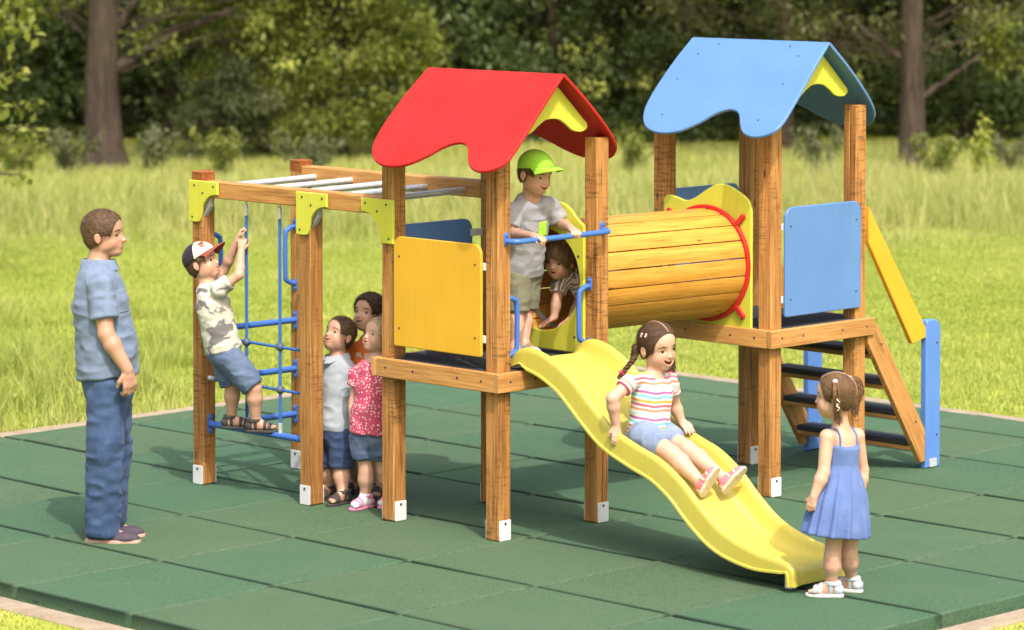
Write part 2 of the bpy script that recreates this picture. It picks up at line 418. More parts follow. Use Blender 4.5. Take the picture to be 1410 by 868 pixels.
end_board(xa, .032, .768, .935, TY0, -.01, 'tunnel_end_board'); eb = end_board(xb, Fy+.085, Fy+.768, .952, TY, .008, 'tunnel_end_board')
tun = MB(); NP = 19
for i in range(NP):
    a0 = 2*math.pi*(i+.04)/NP; a1 = 2*math.pi*(i+.96)/NP; r0, r1 = TR-.024, TR
    prof = []
    K = 4
    for k in range(K+1): a = a0+(a1-a0)*k/K; e = .003 if k in (0, K) else 0; prof.append((TY+(r1-e)*math.cos(a), TZ+(r1-e)*math.sin(a)))
    for k in range(K, -1, -1): a = a0+(a1-a0)*k/K; prof.append((TY+r0*math.cos(a), TZ+r0*math.sin(a)))
    n = len(prof); L = xb-xa-.026; x0 = xa+.012
    uo = i*.37; uu = [uo]
    for k in range(n): uu.append(uu[-1]+math.dist(prof[k], prof[(k+1) % n]))
    tun.loft([[(x0+f*L, y+(TY0-TY)*(1-f), z) for y, z in prof] for f in (0, .5, 1)], uvu=uu, uvv=[i*1.7+f*L for f in (0, .5, 1)])
tunnel = bld(tun, 'tunnel', 'tunnel_wood')
for xh in (xa+.15, (xa+xb)/2, xb-.15):    # hoops inside, under the boards
    m = MB(); yh = TY+(TY0-TY)*(xb-xh)/(xb-xa)
    m.loft([[(xh+q, yh+rr*math.cos(a), TZ+rr*math.sin(a)) for q, rr in ((-.02, TR-.0245), (.02, TR-.0245), (.02, TR-.027), (-.02, TR-.027))] for a in np.arange(49)*2*math.pi/48], caps=False)
    bld(m, 'hoop', 'galvanised', tunnel)
m = MB(); ring = [(TY+(TR+.010)*math.cos(a), TZ+(TR+.010)*math.sin(a)) for a in np.arange(64)*2*math.pi/64]
hole = [(TY+(TR+.0015)*math.cos(a), TZ+(TR+.0015)*math.sin(a)) for a in np.arange(64)*2*math.pi/64]
xr = xb-.022
R0, R1 = TR+.002, TR+.022
m.loft([[(x, TY+r*math.cos(a), TZ+r*math.sin(a)) for x, r in ((xr-.008, R0), (xr-.008, R1-.003), (xr-.005, R1), (xr+.011, R1), (xr+.011, R0))] for a in np.arange(65)*2*math.pi/64], caps=False)
for a in (45, 135, 225, 315):
    c, s_ = math.cos(RAD(a)), math.sin(RAD(a)); e = np.array([0, c, s_]); f = np.array([0, -s_, c])
    pts = round_rect(R1-.006, -.015, R1+.082, .015, (0.001, .0149, .0149, .001), 5)
    m.prism(pts, ((xr+.001, TY, TZ), e, f, np.cross(e, f)), .018, .003)
bld(m, 'tunnel_ring', 'ring_red', tunnel)

# monkey bars: two beams, five rungs, lime corner brackets
m = MB(); m.bar((0, s1+h+.001, 1.745), (0, JY-h-.001, 1.745), ZZ, 2*h-.006, .098, .006); fb = bld(m, 'monkey_bar_beam', 'beam_wood')
m = MB(); m.bar((s2, s1+h+.001, 1.790), (s2, JY-h-.001, 1.790), ZZ, 2*h-.006, .098, .006); bld(m, 'monkey_bar_beam', 'beam_wood')
for y in (2.29, 1.965, 1.645, 1.325, 1.005):
    m = MB(); m.tube([(.02, y, 1.765), (.4, y, 1.7725), (s2-.03, y, 1.779)], .0185, 14); bld(m, 'rung', 'galvanised')
br = [(-.0, 0), (.262, 0), (.262, -.075), (.205, -.083), (.165, -.105), (.130, -.145), (.118, -.185), (.105, -.225), (.085, -.243), (.0, -.243)]
def bracket(y, zt, flip):
    P = [(y+h+.008-q[0] if not flip else y-h+.0+q[0]-.018, zt+q[1]) for q in (br[:2]+smooth_loop(br[2:], 5, False))]
    m = MB(); m.prism(P, ((-h-.011, 0, 0), YY, ZZ, np.cross(YY, ZZ)), .018, .004); ob = bld(m, 'corner_bracket', 'lime_sheet')
    for (a, b) in ((.055, -.028), (.225, -.028), (.13, -.07), (.035, -.215)):
        screw(ob, (-h-.0205, (y+h+.008-a) if not flip else (y-h-.018+a), zt+b), -XX, 1.1)
bracket(JY, 1.795, False); bracket(KY, 1.785, False); bracket(s1, 1.785, True)
for y in (JY-h-.001, KY-h-.001):      # steel angle behind a bracket
    m = MB(); m.prism([(0, 0), (.0, -.11), (-.05, -.05), (-.05, 0)], ((-.02, y, 1.695), YY, ZZ, np.cross(YY, ZZ)), .03, .002); bld(m, 'steel_angle', 'galvanised')

def flange(m, c, nrm, up, L=.115, W=.034, t=.007):
    c, nrm, up = [np.array(q, float) for q in (c, nrm, up)]; e = np.cross(up, nrm)
    m.prism(round_rect(-W/2, -L/2, W/2, L/2, W/2-.0005, 6), (c+nrm*(t/2+.0005), e, up, np.cross(e, up)), t, .002)
    for s_ in (-1, 1):
        q = c+nrm*(t+.001)+up*s_*(L/2-.017); m.ball(q, .008, 6, (1, 1, 1))
# ladder of three blue bars J-L and the bar and rope net J-K
for z in (.905, .61, .335):
    m = MB(); m.tube([(h, JY, z), (s2-h, JY, z)], .0185, 14); flange(m, (h, JY, z), XX, ZZ); flange(m, (s2-h, JY, z), -XX, ZZ)
    bld(m, 'ladder_bar', 'blue_steel')
m = MB(); m.tube([(0, KY+h, .36), (0, JY-h, .36)], .0195, 14); flange(m, (0, KY+h, .36), YY, ZZ); flange(m, (0, JY-h, .36), -YY, ZZ); bld(m, 'net_bar', 'blue_steel')
net = None
ry = (2.075, 1.780)
m = MB()
for y in ry: m.tube([(0, y, .39), (0, y, 1.0), (0, y, 1.66)], .0095, 10)
for z in (.626, .873): m.tube([(0, JY-h-.03, z+.004), (0, ry[0], z+.002), (0, ry[1], z-.002), (0, KY+h+.02, z-.004)], .0085, 10)
net = bld(m, 'climbing_net', 'rope')
for y in ry:
    for z in (.626, .873): m = MB(); m.ball((0, y, z), .026, 10, (1, 1, .95)); bld(m, 'net_knot', 'knot', net)
    m = MB(); m.tube([(0, y, 1.61), (0, y, 1.665)], .013, 12); m.tube([(0, y, 1.663), (0, y, 1.698)], .007, 8); m.ball((0, y, 1.668), .012, 8)
    bld(m, 'rope_ferrule', 'galvanised', net); m = MB(); m.tube([(0, y, .352), (0, y, .385)], .007, 8); m.tube([(0, y, .375), (0, y, .435)], .013, 12); bld(m, 'rope_ferrule', 'galvanised', net)
for z in (.63, .877):
    m = MB(); m.tube([(0, JY-h, z), (0, JY-h-.05, z)], .011, 10); m.ball((0, JY-h-.004, z), .016, 8); bld(m, 'rope_ferrule', 'galvanised', net)
# blue grab handles
def handle(path, r, fl, name='grab_handle'):
    m = MB(); m.tube(smooth_loop(path, 6, False), r, 12)
    for (c, n_) in fl: flange(m, c, n_, ZZ, .075, .034)
    return bld(m, name, 'blue_steel')
def grab(x, y, z0, z1, d, out=.085):
    d = np.array(d, float); p = np.array([x, y, 0.])
    pts = [p+ZZ*(z1)+d*0, p+ZZ*(z1)+d*.03, p+ZZ*(z1-.015)+d*(out-.02), p+ZZ*(z1-.05)+d*out, p+ZZ*(z0+.05)+d*out, p+ZZ*(z0+.015)+d*(out-.02), p+ZZ*z0+d*.03, p+ZZ*z0]
    handle(pts, .0145, [(p+ZZ*(z1+.012), d), (p+ZZ*(z0-.012), d)])
grab(s2-h, JY, 1.13, 1.47, -XX, .08); grab(h, JY, 1.13, 1.47, XX, .08)
grab(h, 0.005, .985, 1.30, XX, .098); grab(s2-h, 0.005, 1.0, 1.31, -XX, .085)
z = 1.612; yb = -h-.072
handle([(.010, -h, z), (.012, -h-.03, z), (.03, yb+.01, z), (.075, yb, z), (.38, yb-.008, z+.003), (.69, yb, z+.006), (.735, yb+.01, z+.008), (.752, -h-.03, z+.008), (.754, -h, z+.008)], .0155,
       [((.010, -h, z+.01), -YY), ((.754, -h, z+.018), -YY)], 'guard_rail')

# slide: a trough lofted along its run
prof = [(.012,.955),(-.03,1.005),(-.075,1.030),(-.13,1.040),(-.21,1.030),(-.31,.995),(-.45,.918),(-.62,.778),(-.75,.683),(-.93,.612),(-1.10,.556),(-1.25,.468),(-1.40,.342),(-1.55,.243),(-1.75,.178),(-1.92,.153),(-1.985,.140),(-2.012,.110),(-2.020,.07),(-2.022,.03)]
depth = [.02,.055,.085,.100,.105,.105,.105,.105,.105,.105,.105,.105,.105,.098,.075,.045,.03,.022,.020,.02]
pp = smooth_loop([(a, b, c) for (a, b), c in zip(prof, depth)], 5, False)
rings = []
for i, q in enumerate(pp):
    y, zc, dp = q
    a = pp[max(i-1, 0)]; b = pp[min(i+1, len(pp)-1)]; t = np.array([b[0]-a[0], b[1]-a[1]]); t /= np.linalg.norm(t)
    nn = np.array([t[1], -t[0]]); nn = nn if nn[1] > 0 or i > len(pp)*.8 else nn   # outward/up normal in the y-z plane
    if nn[0] > 0 and i > len(pp)*.75: nn = -nn
    f = min(1, max(0, -y/2.0)); xl = .095-.035*f; xr_ = .625-.115*f
    wd = .032
    sec = []
    def P(x, dd): sec.append((x, y-nn[0]*dd, zc-nn[1]*dd))
    # inner surface from left rim to right rim, then the underside back
    P(xl-.004, .028); P(xl-.002, .008); P(xl+.006, .001); P(xl+wd*.55, 0); P(xl+wd, .006); P(xl+wd+.012, .03 if dp > .05 else dp*.4)
    P(xl+wd+.022, dp*.75); P(xl+wd+.045, dp*.97); P(xl+wd+.09, dp)
    P((xl+xr_)/2-.06, dp-.002); P((xl+xr_)/2+.06, dp-.002)
    P(xr_-wd-.09, dp); P(xr_-wd-.045, dp*.97); P(xr_-wd-.022, dp*.75); P(xr_-wd-.012, .03 if dp > .05 else dp*.4); P(xr_-wd, .006); P(xr_-wd*.55, 0); P(xr_-.006, .001); P(xr_+.002, .008); P(xr_+.004, .028)
    lo = dp+.020
    P(xr_+.004, lo-.012); P(xr_+.014, lo-.008); P(xr_+.014, lo+.002); P(xr_-.02, lo+.004); P((xl+xr_)/2, lo+.002); P(xl+.02, lo+.004); P(xl-.014, lo+.002); P(xl-.014, lo-.008); P(xl-.004, lo-.012)
    rings.append(sec)
m = MB(); m.loft(rings); slide = bld(m, 'slide', 'slide_plastic', angle=60)
for x in (.13, .43):
    m = MB(); m.bar((x, -1.94, .004), (x, -1.94, .115), YY, .045, .045, .003); bld(m, 'slide_foot', 'white_plate', slide)
# stairs
NZ = (.757, .560, .363, .166); NX = (2.985, 3.110, 3.236, 3.362)
st0, st1 = Fy-.052, Fy+s1+.052
A_ = np.array([2.80, 0, .94]); B_ = np.array([3.395, 0, .015])
for y in (st0, st1):
    P = [(2.842, .955), (2.935, .92), (3.392, .245), (3.392, .05), (3.352, .045), (2.842, .82)]
    m = MB(); m.prism(P, ((0, y, 0), XX, ZZ, np.cross(XX, ZZ)), .038, .003)
    o = bld(m, 'stringer', 'beam_wood')
    # wood grain should follow the board: rotate the uv
    uv = o.data.uv_layers[0]; c, s_ = math.cos(RAD(57)), math.sin(RAD(57))
    for l in uv.data: u, v = l.uv; l.uv = (u*s_+v*c, -u*c+v*s_)
    for q in ((2.97, .80), (3.30, .30)): screw(o, (q[0], y-.0195 if y == st0 else y+.0195, q[1]), -YY if y == st0 else YY, 1.2)
for x, z in zip(NX, NZ):
    m = MB(); m.bar((x, st0+.02, z-.030), (x, st1-.02, z-.030), ZZ, .155, .026, .003); tr = bld(m, 'tread', 'beam_wood')
    m = MB(); m.prism(round_rect(x-.086, st0+.021, x+.086, st1-.021, .02, 4), ((0, 0, z), XX, YY, ZZ), .032, .008); bld(m, 'tread_mat', 'tread_rubber', tr)
for y, sg in ((st0, -1), (st1, 1)):
    m = MB(); P = round_rect(3.396, .004, 3.536, .905, (.003, .003, .066, .02), 6)
    yc = y-sg*.0
    m.prism(P, ((0, yc, 0), XX, ZZ, np.cross(XX, ZZ)), .045, .006); up = bld(m, 'stair_post', 'post_blue')
    for q in (.76, .20): screw(up, (3.50, yc+sg*.023, q), YY*sg, 1.2)
    m = MB(); m.prism(round_rect(3.43, .008, 3.50, .06, .006, 3), ((0, yc+sg*.0245, 0), XX, ZZ, np.cross(XX, ZZ)), .003, .001); bld(m, 'base_plate', 'galvanised', up)
    m = MB(); P = [(2.800, 1.665), (2.842, 1.61), (3.385, .862), (3.385, .80), (3.300, .752), (2.80, 1.47)]
    P = [(2.842, 1.625), (3.392, .860), (3.392, .80), (3.262, .775), (2.842, 1.418)]
    m.prism(P, ((0, yc+sg*.004, 0), XX, ZZ, np.cross(XX, ZZ)), .034, .004); bld(m, 'stair_handrail', 'orange_rail')
# ================================================================== ground, rubber tiles, kerb
GZ = -.075
TO = np.array([-1.6436, .8429]); T = .9185
X0, X1, Y0, Y1 = TO[0]-T, 5.335, TO[1]-4*T, 4.73
def noise2(x, y, s, seed=0):
    """cheap smooth value noise on arrays"""
    r = np.random.default_rng(seed); g = r.random((64, 64)); x = np.asarray(x)/s; y = np.asarray(y)/s
    i = np.floor(x).astype(int); j = np.floor(y).astype(int); fx = x-i; fy = y-j; fx = fx*fx*(3-2*fx); fy = fy*fy*(3-2*fy)
    q = lambda a, b: g[a % 64, b % 64]
    return (q(i, j)*(1-fx)+q(i+1, j)*fx)*(1-fy)+(q(i, j+1)*(1-fx)+q(i+1, j+1)*fx)*fy
k = MatB('ground_soil', .95, .1); v = k.coord()
k.color(k.ramp(k.noise(v, 1.3, 6, .6), [(.3, (.20,.235,.03)), (.55, (.31,.325,.055)), (.75, (.42,.38,.13))])); k.bump(k.noise(v, 30, 4), .6, .02); M['soil'] = k.m
me = bpy.data.meshes.new('ground')
gx = np.linspace(-160, 200, 61)
V = [(x, y, GZ-.002) for y in gx for x in gx]; F = [(j*61+i, j*61+i+1, (j+1)*61+i+1, (j+1)*61+i) for j in range(60) for i in range(60)]
me.from_pydata(V, [], F); tag(link('ground', me, 'soil'), kind='structure')
# kerb round the pad
k = MatB('kerb_concrete', .9, .2); v = k.coord()
k.color(k.ramp(k.noise(v, 9, 6, .65), [(.3, (.24,.185,.13)), (.7, (.36,.29,.215))])); k.bump(k.noise(v, 120, 4, .7), .5, .006); M['kerb'] = k.m
m = MB(); kw = .15; kz = GZ+.014
kf = -.008
for a, b, kz in (((X0-kw/2-.012, Y0-kw), (X0-kw/2-.012, Y1+.01), kz), ((X1+kw/2+.012, Y0-kw), (X1+kw/2+.012, Y1+kw), kf), ((X0-.01, Y0-kw/2-.012), (X1+.01, Y0-kw/2-.012), kz), ((X0-kw, Y1+kw/2+.012), (X1+.01, Y1+kw/2+.012), kf)):
    m.bar((*a, kz-.06), (*b, kz-.06), ZZ, kw, .12, .012)
tag(m.build('kerb', 'kerb'), kind='structure')
# tiles
k = MatB('rubber_tile', .9, .22); v = k.coord()
at = k.attr('tint'); g1 = k.noise(v, 120, 4, .8); g2 = k.noise(v, 2.0, 5, .6); g3 = k.noise(v, 26, 4, .7)
c1 = k.mix(at.outputs['Fac'], (.074,.158,.088), (.096,.160,.085))
c1 = k.mix(k.ramp(g1, [(.34, (.75,.75,.75)), (.54, (0,0,0))]), c1, (.008,.024,.013))
c1 = k.mix(k.ramp(g1, [(.60, (0,0,0)), (.76, (.8,.8,.8))]), c1, (.14,.19,.12))
c1 = k.mix(k.ramp(g2, [(.45, (0,0,0)), (.75, (.40,.40,.40))]), c1, (.11,.15,.09))
gr = k.attr('joint_shade'); c1 = k.mix(k.math('MULTIPLY', gr.outputs['Fac'], .9), c1, (.010,.026,.016)); ed = k.attr('edge'); c1 = k.mix(k.math('MULTIPLY', ed.outputs['Fac'], k.ramp(g3, [(.40, (0,0,0)), (.55, (1,1,1))])), c1, (.27,.33,.24))
vo = k.n('ShaderNodeTexVoronoi', feature='DISTANCE_TO_EDGE'); k.l(v, vo.inputs['Vector']); vo.inputs['Scale'].default_value = 26
crk = k.math('MULTIPLY', k.ramp(vo.outputs['Distance'], [(.0, (1,1,1)), (.06, (0,0,0))]), k.attr('crack').outputs['Fac'])
c1 = k.mix(k.math('MULTIPLY', crk, .45), c1, (.02,.045,.025))
k.color(c1); k.bump(k.math('ADD', g1, k.math('MULTIPLY', g3, .5)), 1.0, .009); M['rubber_tile'] = k.m
xs = [TO[0]+i*T for i in range(-1, 8)]+[X1]; ys = [TO[1]-j*T for j in range(4, -5, -1)]+[Y1]
V = []; F = []; tint = []; edge = []; crack = []; joint_shade = []
def tile(x0, y0, x1, y1, ti, cr, rg):
    x0 += .0095; x1 -= .0095; y0 += .003; y1 -= .003; N = 16
    dz = rg.normal(0, .0022, 4); b = .009
    def rim(ins, z, wob):
        P = []
        for (ax, ay, bx, by) in ((x0, y0, x1, y0), (x1, y0, x1, y1), (x1, y1, x0, y1), (x0, y1, x0, y0)):
            for q in range(N):
                f = q/N; x = ax+(bx-ax)*f; y = ay+(by-ay)*f
                cx, cy = (x0+x1)/2, (y0+y1)/2; x += np.clip((cx-x)*50, -1, 1)*ins*(abs(cx-x) > (x1-x0)/2-1e-4); y += np.clip((cy-y)*50, -1, 1)*ins*(abs(cy-y) > (y1-y0)/2-1e-4)
                u, v_ = (x-x0)/(x1-x0), (y-y0)/(y1-y0)
                zz = (dz[0]*(1-u)+dz[1]*u)*(1-v_)+(dz[2]*(1-u)+dz[3]*u)*v_
                P.append((x+rg.normal(0, wob), y+rg.normal(0, wob), z+(zz if z > -.05 else 0)))
        return P
    o = len(V); rs = [rim(0, GZ, 0), rim(0, -b, .0012), rim(.003, -.003, .001), rim(b, 0, .001), rim(.022, .0006, 0)]
    n = 4*N
    for ri, r in enumerate(rs):
        V.extend(r); tint.extend([ti]*n); crack.extend([cr]*n)
        for q in range(n):
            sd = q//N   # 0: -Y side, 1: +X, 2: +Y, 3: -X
            wgt = {0: .12, 1: .0, 2: .55, 3: .04}[sd]  # sunlight on the rims painted as a lighter tone, mostly the +Y side
            edge.append(wgt if ri in (2, 3) else (wgt*.0)); joint_shade.append((1.0 if sd in (1, 3) else .25)*(1 if ri in (1, 2) else (.55 if ri == 3 else 0)))  # shade of the joints painted as a dark rim, strongest on the X sides
    for ri in range(4):
        for q in range(n):
            F.append((o+ri*n+q, o+ri*n+(q+1) % n, o+(ri+1)*n+(q+1) % n, o+(ri+1)*n+q))
    F.append(tuple(o+4*n+q for q in range(n)))
rg = np.random.default_rng(4)
for i in range(len(xs)-1):
    for j in range(len(ys)-1):
        if xs[i+1]-xs[i] < .05 or ys[j+1]-ys[j] < .05: continue
        tile(xs[i], ys[j], xs[i+1], ys[j+1], rg.random(), 1.0 if (i, j) in ((2, 1), (3, 1), (6, 1), (7, 1), (6, 2)) else (.35 if rg.random() < .25 else 0), rg)
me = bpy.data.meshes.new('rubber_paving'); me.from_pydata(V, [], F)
for nm, dat in (('tint', tint), ('edge', edge), ('crack', crack), ('joint_shade', joint_shade)):
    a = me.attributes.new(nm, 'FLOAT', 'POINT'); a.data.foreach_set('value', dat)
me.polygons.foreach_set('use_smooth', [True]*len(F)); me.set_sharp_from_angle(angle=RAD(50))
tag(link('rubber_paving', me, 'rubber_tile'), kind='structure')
# dark bedding seen down the joints
m = MB(); m.prism([(X0+.01, Y0+.01), (X1-.01, Y0+.01), (X1-.01, Y1-.01), (X0+.01, Y1-.01)], ((0, 0, -.060), XX, YY, ZZ), .02, .002); tag(m.build('bedding', 'deck_rubber'), kind='structure')

# ================================================================== grass
def grass_mat(name, stops, tr=.35):
    k = MatB(name, .55, .25); a = k.attr('tint'); col = k.ramp(a.outputs['Fac'], stops)
    k.color(col); out = k.t.nodes['Material Output']; t = k.n('ShaderNodeBsdfTranslucent'); k.l(col, t.inputs['Color'])
    mx = k.n('ShaderNodeMixShader'); mx.inputs[0].default_value = tr; k.l(k.b.outputs[0], mx.inputs[1]); k.l(t.outputs[0], mx.inputs[2]); k.l(mx.outputs[0], out.inputs[0]); M[name] = k.m
def blades(name, mat, pos, hgt, wid, tint, lean=.35, seg=3, z0=GZ, rs=1):
    r = np.random.default_rng(rs); n = len(pos); az = r.random(n)*2*math.pi; la = r.random(n)*2*math.pi; ln = np.abs(r.normal(0, lean, n))
    side = np.c_[np.cos(az), np.sin(az), np.zeros(n)]; ld_ = np.c_[np.cos(la), np.sin(la), np.zeros(n)]
    P = np.c_[pos, np.full(n, z0)]; rows = []
    for s_ in range(seg+1):
        f = s_/seg; c = P+ld_*(hgt*ln*f*f)[:, None]; c[:, 2] += hgt*f*np.sqrt(np.clip(1-(ln*f)**2*.5, .2, 1))
        ww = wid*(1-f**1.6)*.5+.0004
        rows += [c-side*ww[:, None], c+side*ww[:, None]]
    V = np.stack(rows, 1).reshape(-1, 3); m_ = 2*(seg+1); base = np.arange(n)[:, None]*m_
    F = np.concatenate([base+np.array([2*s_, 2*s_+1, 2*s_+3, 2*s_+2]) for s_ in range(seg)], 1).reshape(-1, 4)
    fast_mesh(name, V, F, mat, np.repeat(tint, m_))
def fast_mesh(name, V, F, mat, tint=None, parent=None, smooth=False):
    me = bpy.data.meshes.new(name); nv, nf = len(V), len(F)
    me.vertices.add(nv); me.vertices.foreach_set('co', np.ascontiguousarray(V, np.float32).ravel())
    me.loops.add(nf*4); me.loops.foreach_set('vertex_index', np.ascontiguousarray(F, np.int32).ravel())
    me.polygons.add(nf); me.polygons.foreach_set('loop_start', np.arange(nf, dtype=np.int32)*4)
    if smooth: me.polygons.foreach_set('use_smooth', np.ones(nf, bool))
    if tint is not None:
        a = me.attributes.new('tint', 'FLOAT', 'POINT'); a.data.foreach_set('value', np.asarray(tint, np.float32))
    me.update(calc_edges=True); return link(name, me, mat, parent)
GR = [(0, (.165,.235,.036)), (.35, (.285,.365,.066)), (.62, (.41,.455,.11)), (.85, (.52,.51,.18)), (1, (.62,.56,.29))]
grass_mat('lawn_blade', GR)
grass_mat('meadow_blade', [(0, (.16,.205,.038)), (.3, (.31,.36,.085)), (.6, (.46,.47,.165)), (.85, (.56,.51,.24)), (1, (.64,.57,.33))])
def cam_area(n, d0, d1, mx, power=1.0):
    """random ground spots in the camera's wedge between two distances (uniform per square metre)"""
    r = rng.random(n); dd = np.sqrt(d0*d0+(d1*d1-d0*d0)*r**power); u = (rng.random(n)-.5)*1410*mx
    P = CAM[None, :2]+dd[:, None]*FWD[None, :2]/np.linalg.norm(FWD[:2])+RGT[None, :2]*(u/FPX*dd)[:, None]
    return P, dd
def off_pad(P, mg=.13):
    return (P[:, 0] < X0-mg) | (P[:, 0] > X1+mg) | (P[:, 1] < Y0-mg) | (P[:, 1] > Y1+mg)
def pad_dist(P):
    dx = np.maximum(np.maximum(X0-P[:, 0], P[:, 0]-X1), 0); dy = np.maximum(np.maximum(Y0-P[:, 1], P[:, 1]-Y1), 0); return np.hypot(dx, dy)
P, dd = cam_area(380000, 15.5, 37, 1.3); kp = off_pad(P); P, dd = P[kp], dd[kp]
n1 = noise2(P[:, 0], P[:, 1], .9, 1); n2 = noise2(P[:, 0], P[:, 1], .28, 2); n3 = noise2(P[:, 0], P[:, 1], 2.6, 3)
pdst = pad_dist(P); keep = rng.random(len(P)) < np.clip(.35+pdst*1.2, 0, 1); P, dd, n1, n2, n3, pdst = [q[keep] for q in (P, dd, n1, n2, n3, pdst)]
hh = (.016+.026*n1*n2+.012*n3)*(.6+.8*rng.random(len(P)))*np.clip(.5+pdst, .5, 1.25)
lr = (P-CAM[:2])@RGT[:2]/dd*FPX    # how far to the side
tall = np.clip((-lr-330)/250, 0, 1)*np.clip((29-dd)/3, 0, 1)*(n1 > .35); hh *= 1+8*tall*n2
blades('lawn_grass', 'lawn_blade', P, hh, .008+.004*rng.random(len(P)), np.clip(.22+.50*(.5*n1+.3*n3+.2*n2)+rng.normal(0, .12, len(P))+.28*np.exp(-pdst*3), 0, 1), .5, 2)
tag(bpy.data.objects['lawn_grass'], kind='stuff')
P, dd = cam_area(90000, 33.2, 47, 1.35)
n1 = noise2(P[:, 0], P[:, 1], 1.1, 5); n2 = noise2(P[:, 0], P[:, 1], .35, 6); n3 = noise2(P[:, 0], P[:, 1], 3.5, 8)
front = np.clip((dd-33.2-1.6*n1)/1.6, .12, 1)
hh = (.34+.34*n2*n1+.16*n3)*(.6+.7*rng.random(len(P)))*front*np.clip((41.6-dd+1.2*(n3-.5))/4.5, .30, 1)*(1+.25*(n1 > .72)*(n2 > .5))*.86
blades('meadow_grass', 'meadow_blade', P, hh, .009+.006*rng.random(len(P)), np.clip(.20+.50*(.4*n1+.35*n3+.25*n2)+rng.normal(0, .17, len(P)), 0, 1), .42, 4, rs=3)
tag(bpy.data.objects['meadow_grass'], kind='stuff')
# ================================================================== trees and undergrowth beyond the meadow
def leaf_mat(name, stops, tr=.40, rough=.5):
    k = MatB(name, rough, .35); a = k.attr('tint'); col = k.ramp(a.outputs['Fac'], stops); k.color(col)
    out = k.t.nodes['Material Output']; t = k.n('ShaderNodeBsdfTranslucent'); c2 = k.mix(1.0, col, (1.0, 1.0, .45), 'MULTIPLY'); k.l(c2, t.inputs['Color'])
    mx = k.n('ShaderNodeMixShader'); mx.inputs[0].default_value = tr; k.l(k.b.outputs[0], mx.inputs[1]); k.l(t.outputs[0], mx.inputs[2]); k.l(mx.outputs[0], out.inputs[0]); M[name] = k.m
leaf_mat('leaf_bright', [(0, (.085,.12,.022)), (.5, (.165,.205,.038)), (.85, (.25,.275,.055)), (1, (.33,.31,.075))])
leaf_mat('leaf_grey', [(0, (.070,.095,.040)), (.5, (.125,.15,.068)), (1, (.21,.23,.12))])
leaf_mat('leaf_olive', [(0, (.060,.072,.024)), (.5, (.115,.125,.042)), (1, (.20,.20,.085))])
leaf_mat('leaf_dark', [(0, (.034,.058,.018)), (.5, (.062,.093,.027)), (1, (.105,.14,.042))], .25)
leaf_mat('sapling_leaf', [(0, (.20,.27,.04)), (.5, (.32,.37,.06)), (1, (.42,.42,.09))])
k = MatB('bark', .9, .15); v = k.coord()
b1 = k.noise(k.mapv(v, (16, 16, 2.0)), 1, 6, .7, 1.2); b2 = k.noise(k.mapv(v, (2, 2, 1.2)), 1, 3)
k.color(k.mix(k.ramp(b2, [(.4, (0,0,0)), (.7, (.5,.5,.5))]), k.ramp(b1, [(.3, (.018,.013,.010)), (.55, (.060,.045,.035)), (.75, (.12,.092,.072))]), (.07,.055,.038)))
k.bump(b1, .9, .03); M['bark'] = k.m

def leaves(cl, n, size, seed, aspect=.45, droop=.5):
    """cl: rows (x, y, z, rx, ry, rz) of leaf clumps; returns verts, faces, tint"""
    r = np.random.default_rng(seed); cl = np.array(cl, float); vol = cl[:, 3]*cl[:, 4]*cl[:, 5]; pr = vol**.75; pr /= pr.sum()
    idx = r.choice(len(cl), n, p=pr); c = cl[idx]
    d = r.normal(size=(n, 3)); d /= np.linalg.norm(d, axis=1)[:, None]; rad = r.random(n)**.45
    P = c[:, :3]+d*c[:, 3:6]*rad[:, None]*(1+.25*r.normal(size=(n, 1)))
    ax = r.normal(size=(n, 3)); ax[:, 2] -= droop; ax /= np.linalg.norm(ax, axis=1)[:, None]
    up = r.normal(size=(n, 3)); up[:, 2] += 1.0; sd = np.cross(ax, up); sd /= np.linalg.norm(sd, axis=1)[:, None]+1e-9; nr = np.cross(sd, ax)
    L = size*(.6+.8*r.random(n)); W = L*aspect; cp = (r.random(n)-.3)*.25
    v0 = P; v1 = P+ax*(L*.45)[:, None]+sd*(W*.5)[:, None]+nr*(W*cp)[:, None]; v2 = P+ax*L[:, None]-nr*(L*.12)[:, None]; v3 = P+ax*(L*.45)[:, None]-sd*(W*.5)[:, None]+nr*(W*cp)[:, None]
    V = np.stack([v0, v1, v2, v3], 1).reshape(-1, 3); F = np.arange(4*n).reshape(-1, 4)
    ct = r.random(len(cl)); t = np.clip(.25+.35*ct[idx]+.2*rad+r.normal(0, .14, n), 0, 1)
    return V, F, np.repeat(t, 4)
def limb_pts(a, b, bend, r, n=7):
    a, b = np.array(a, float), np.array(b, float); L = np.linalg.norm(b-a); off = r.normal(size=3)*bend*L
    return [a+(b-a)*f+off*math.sin(math.pi*f)+r.normal(size=3)*L*.012*(0 < f < 1) for f in np.linspace(0, 1, n)]
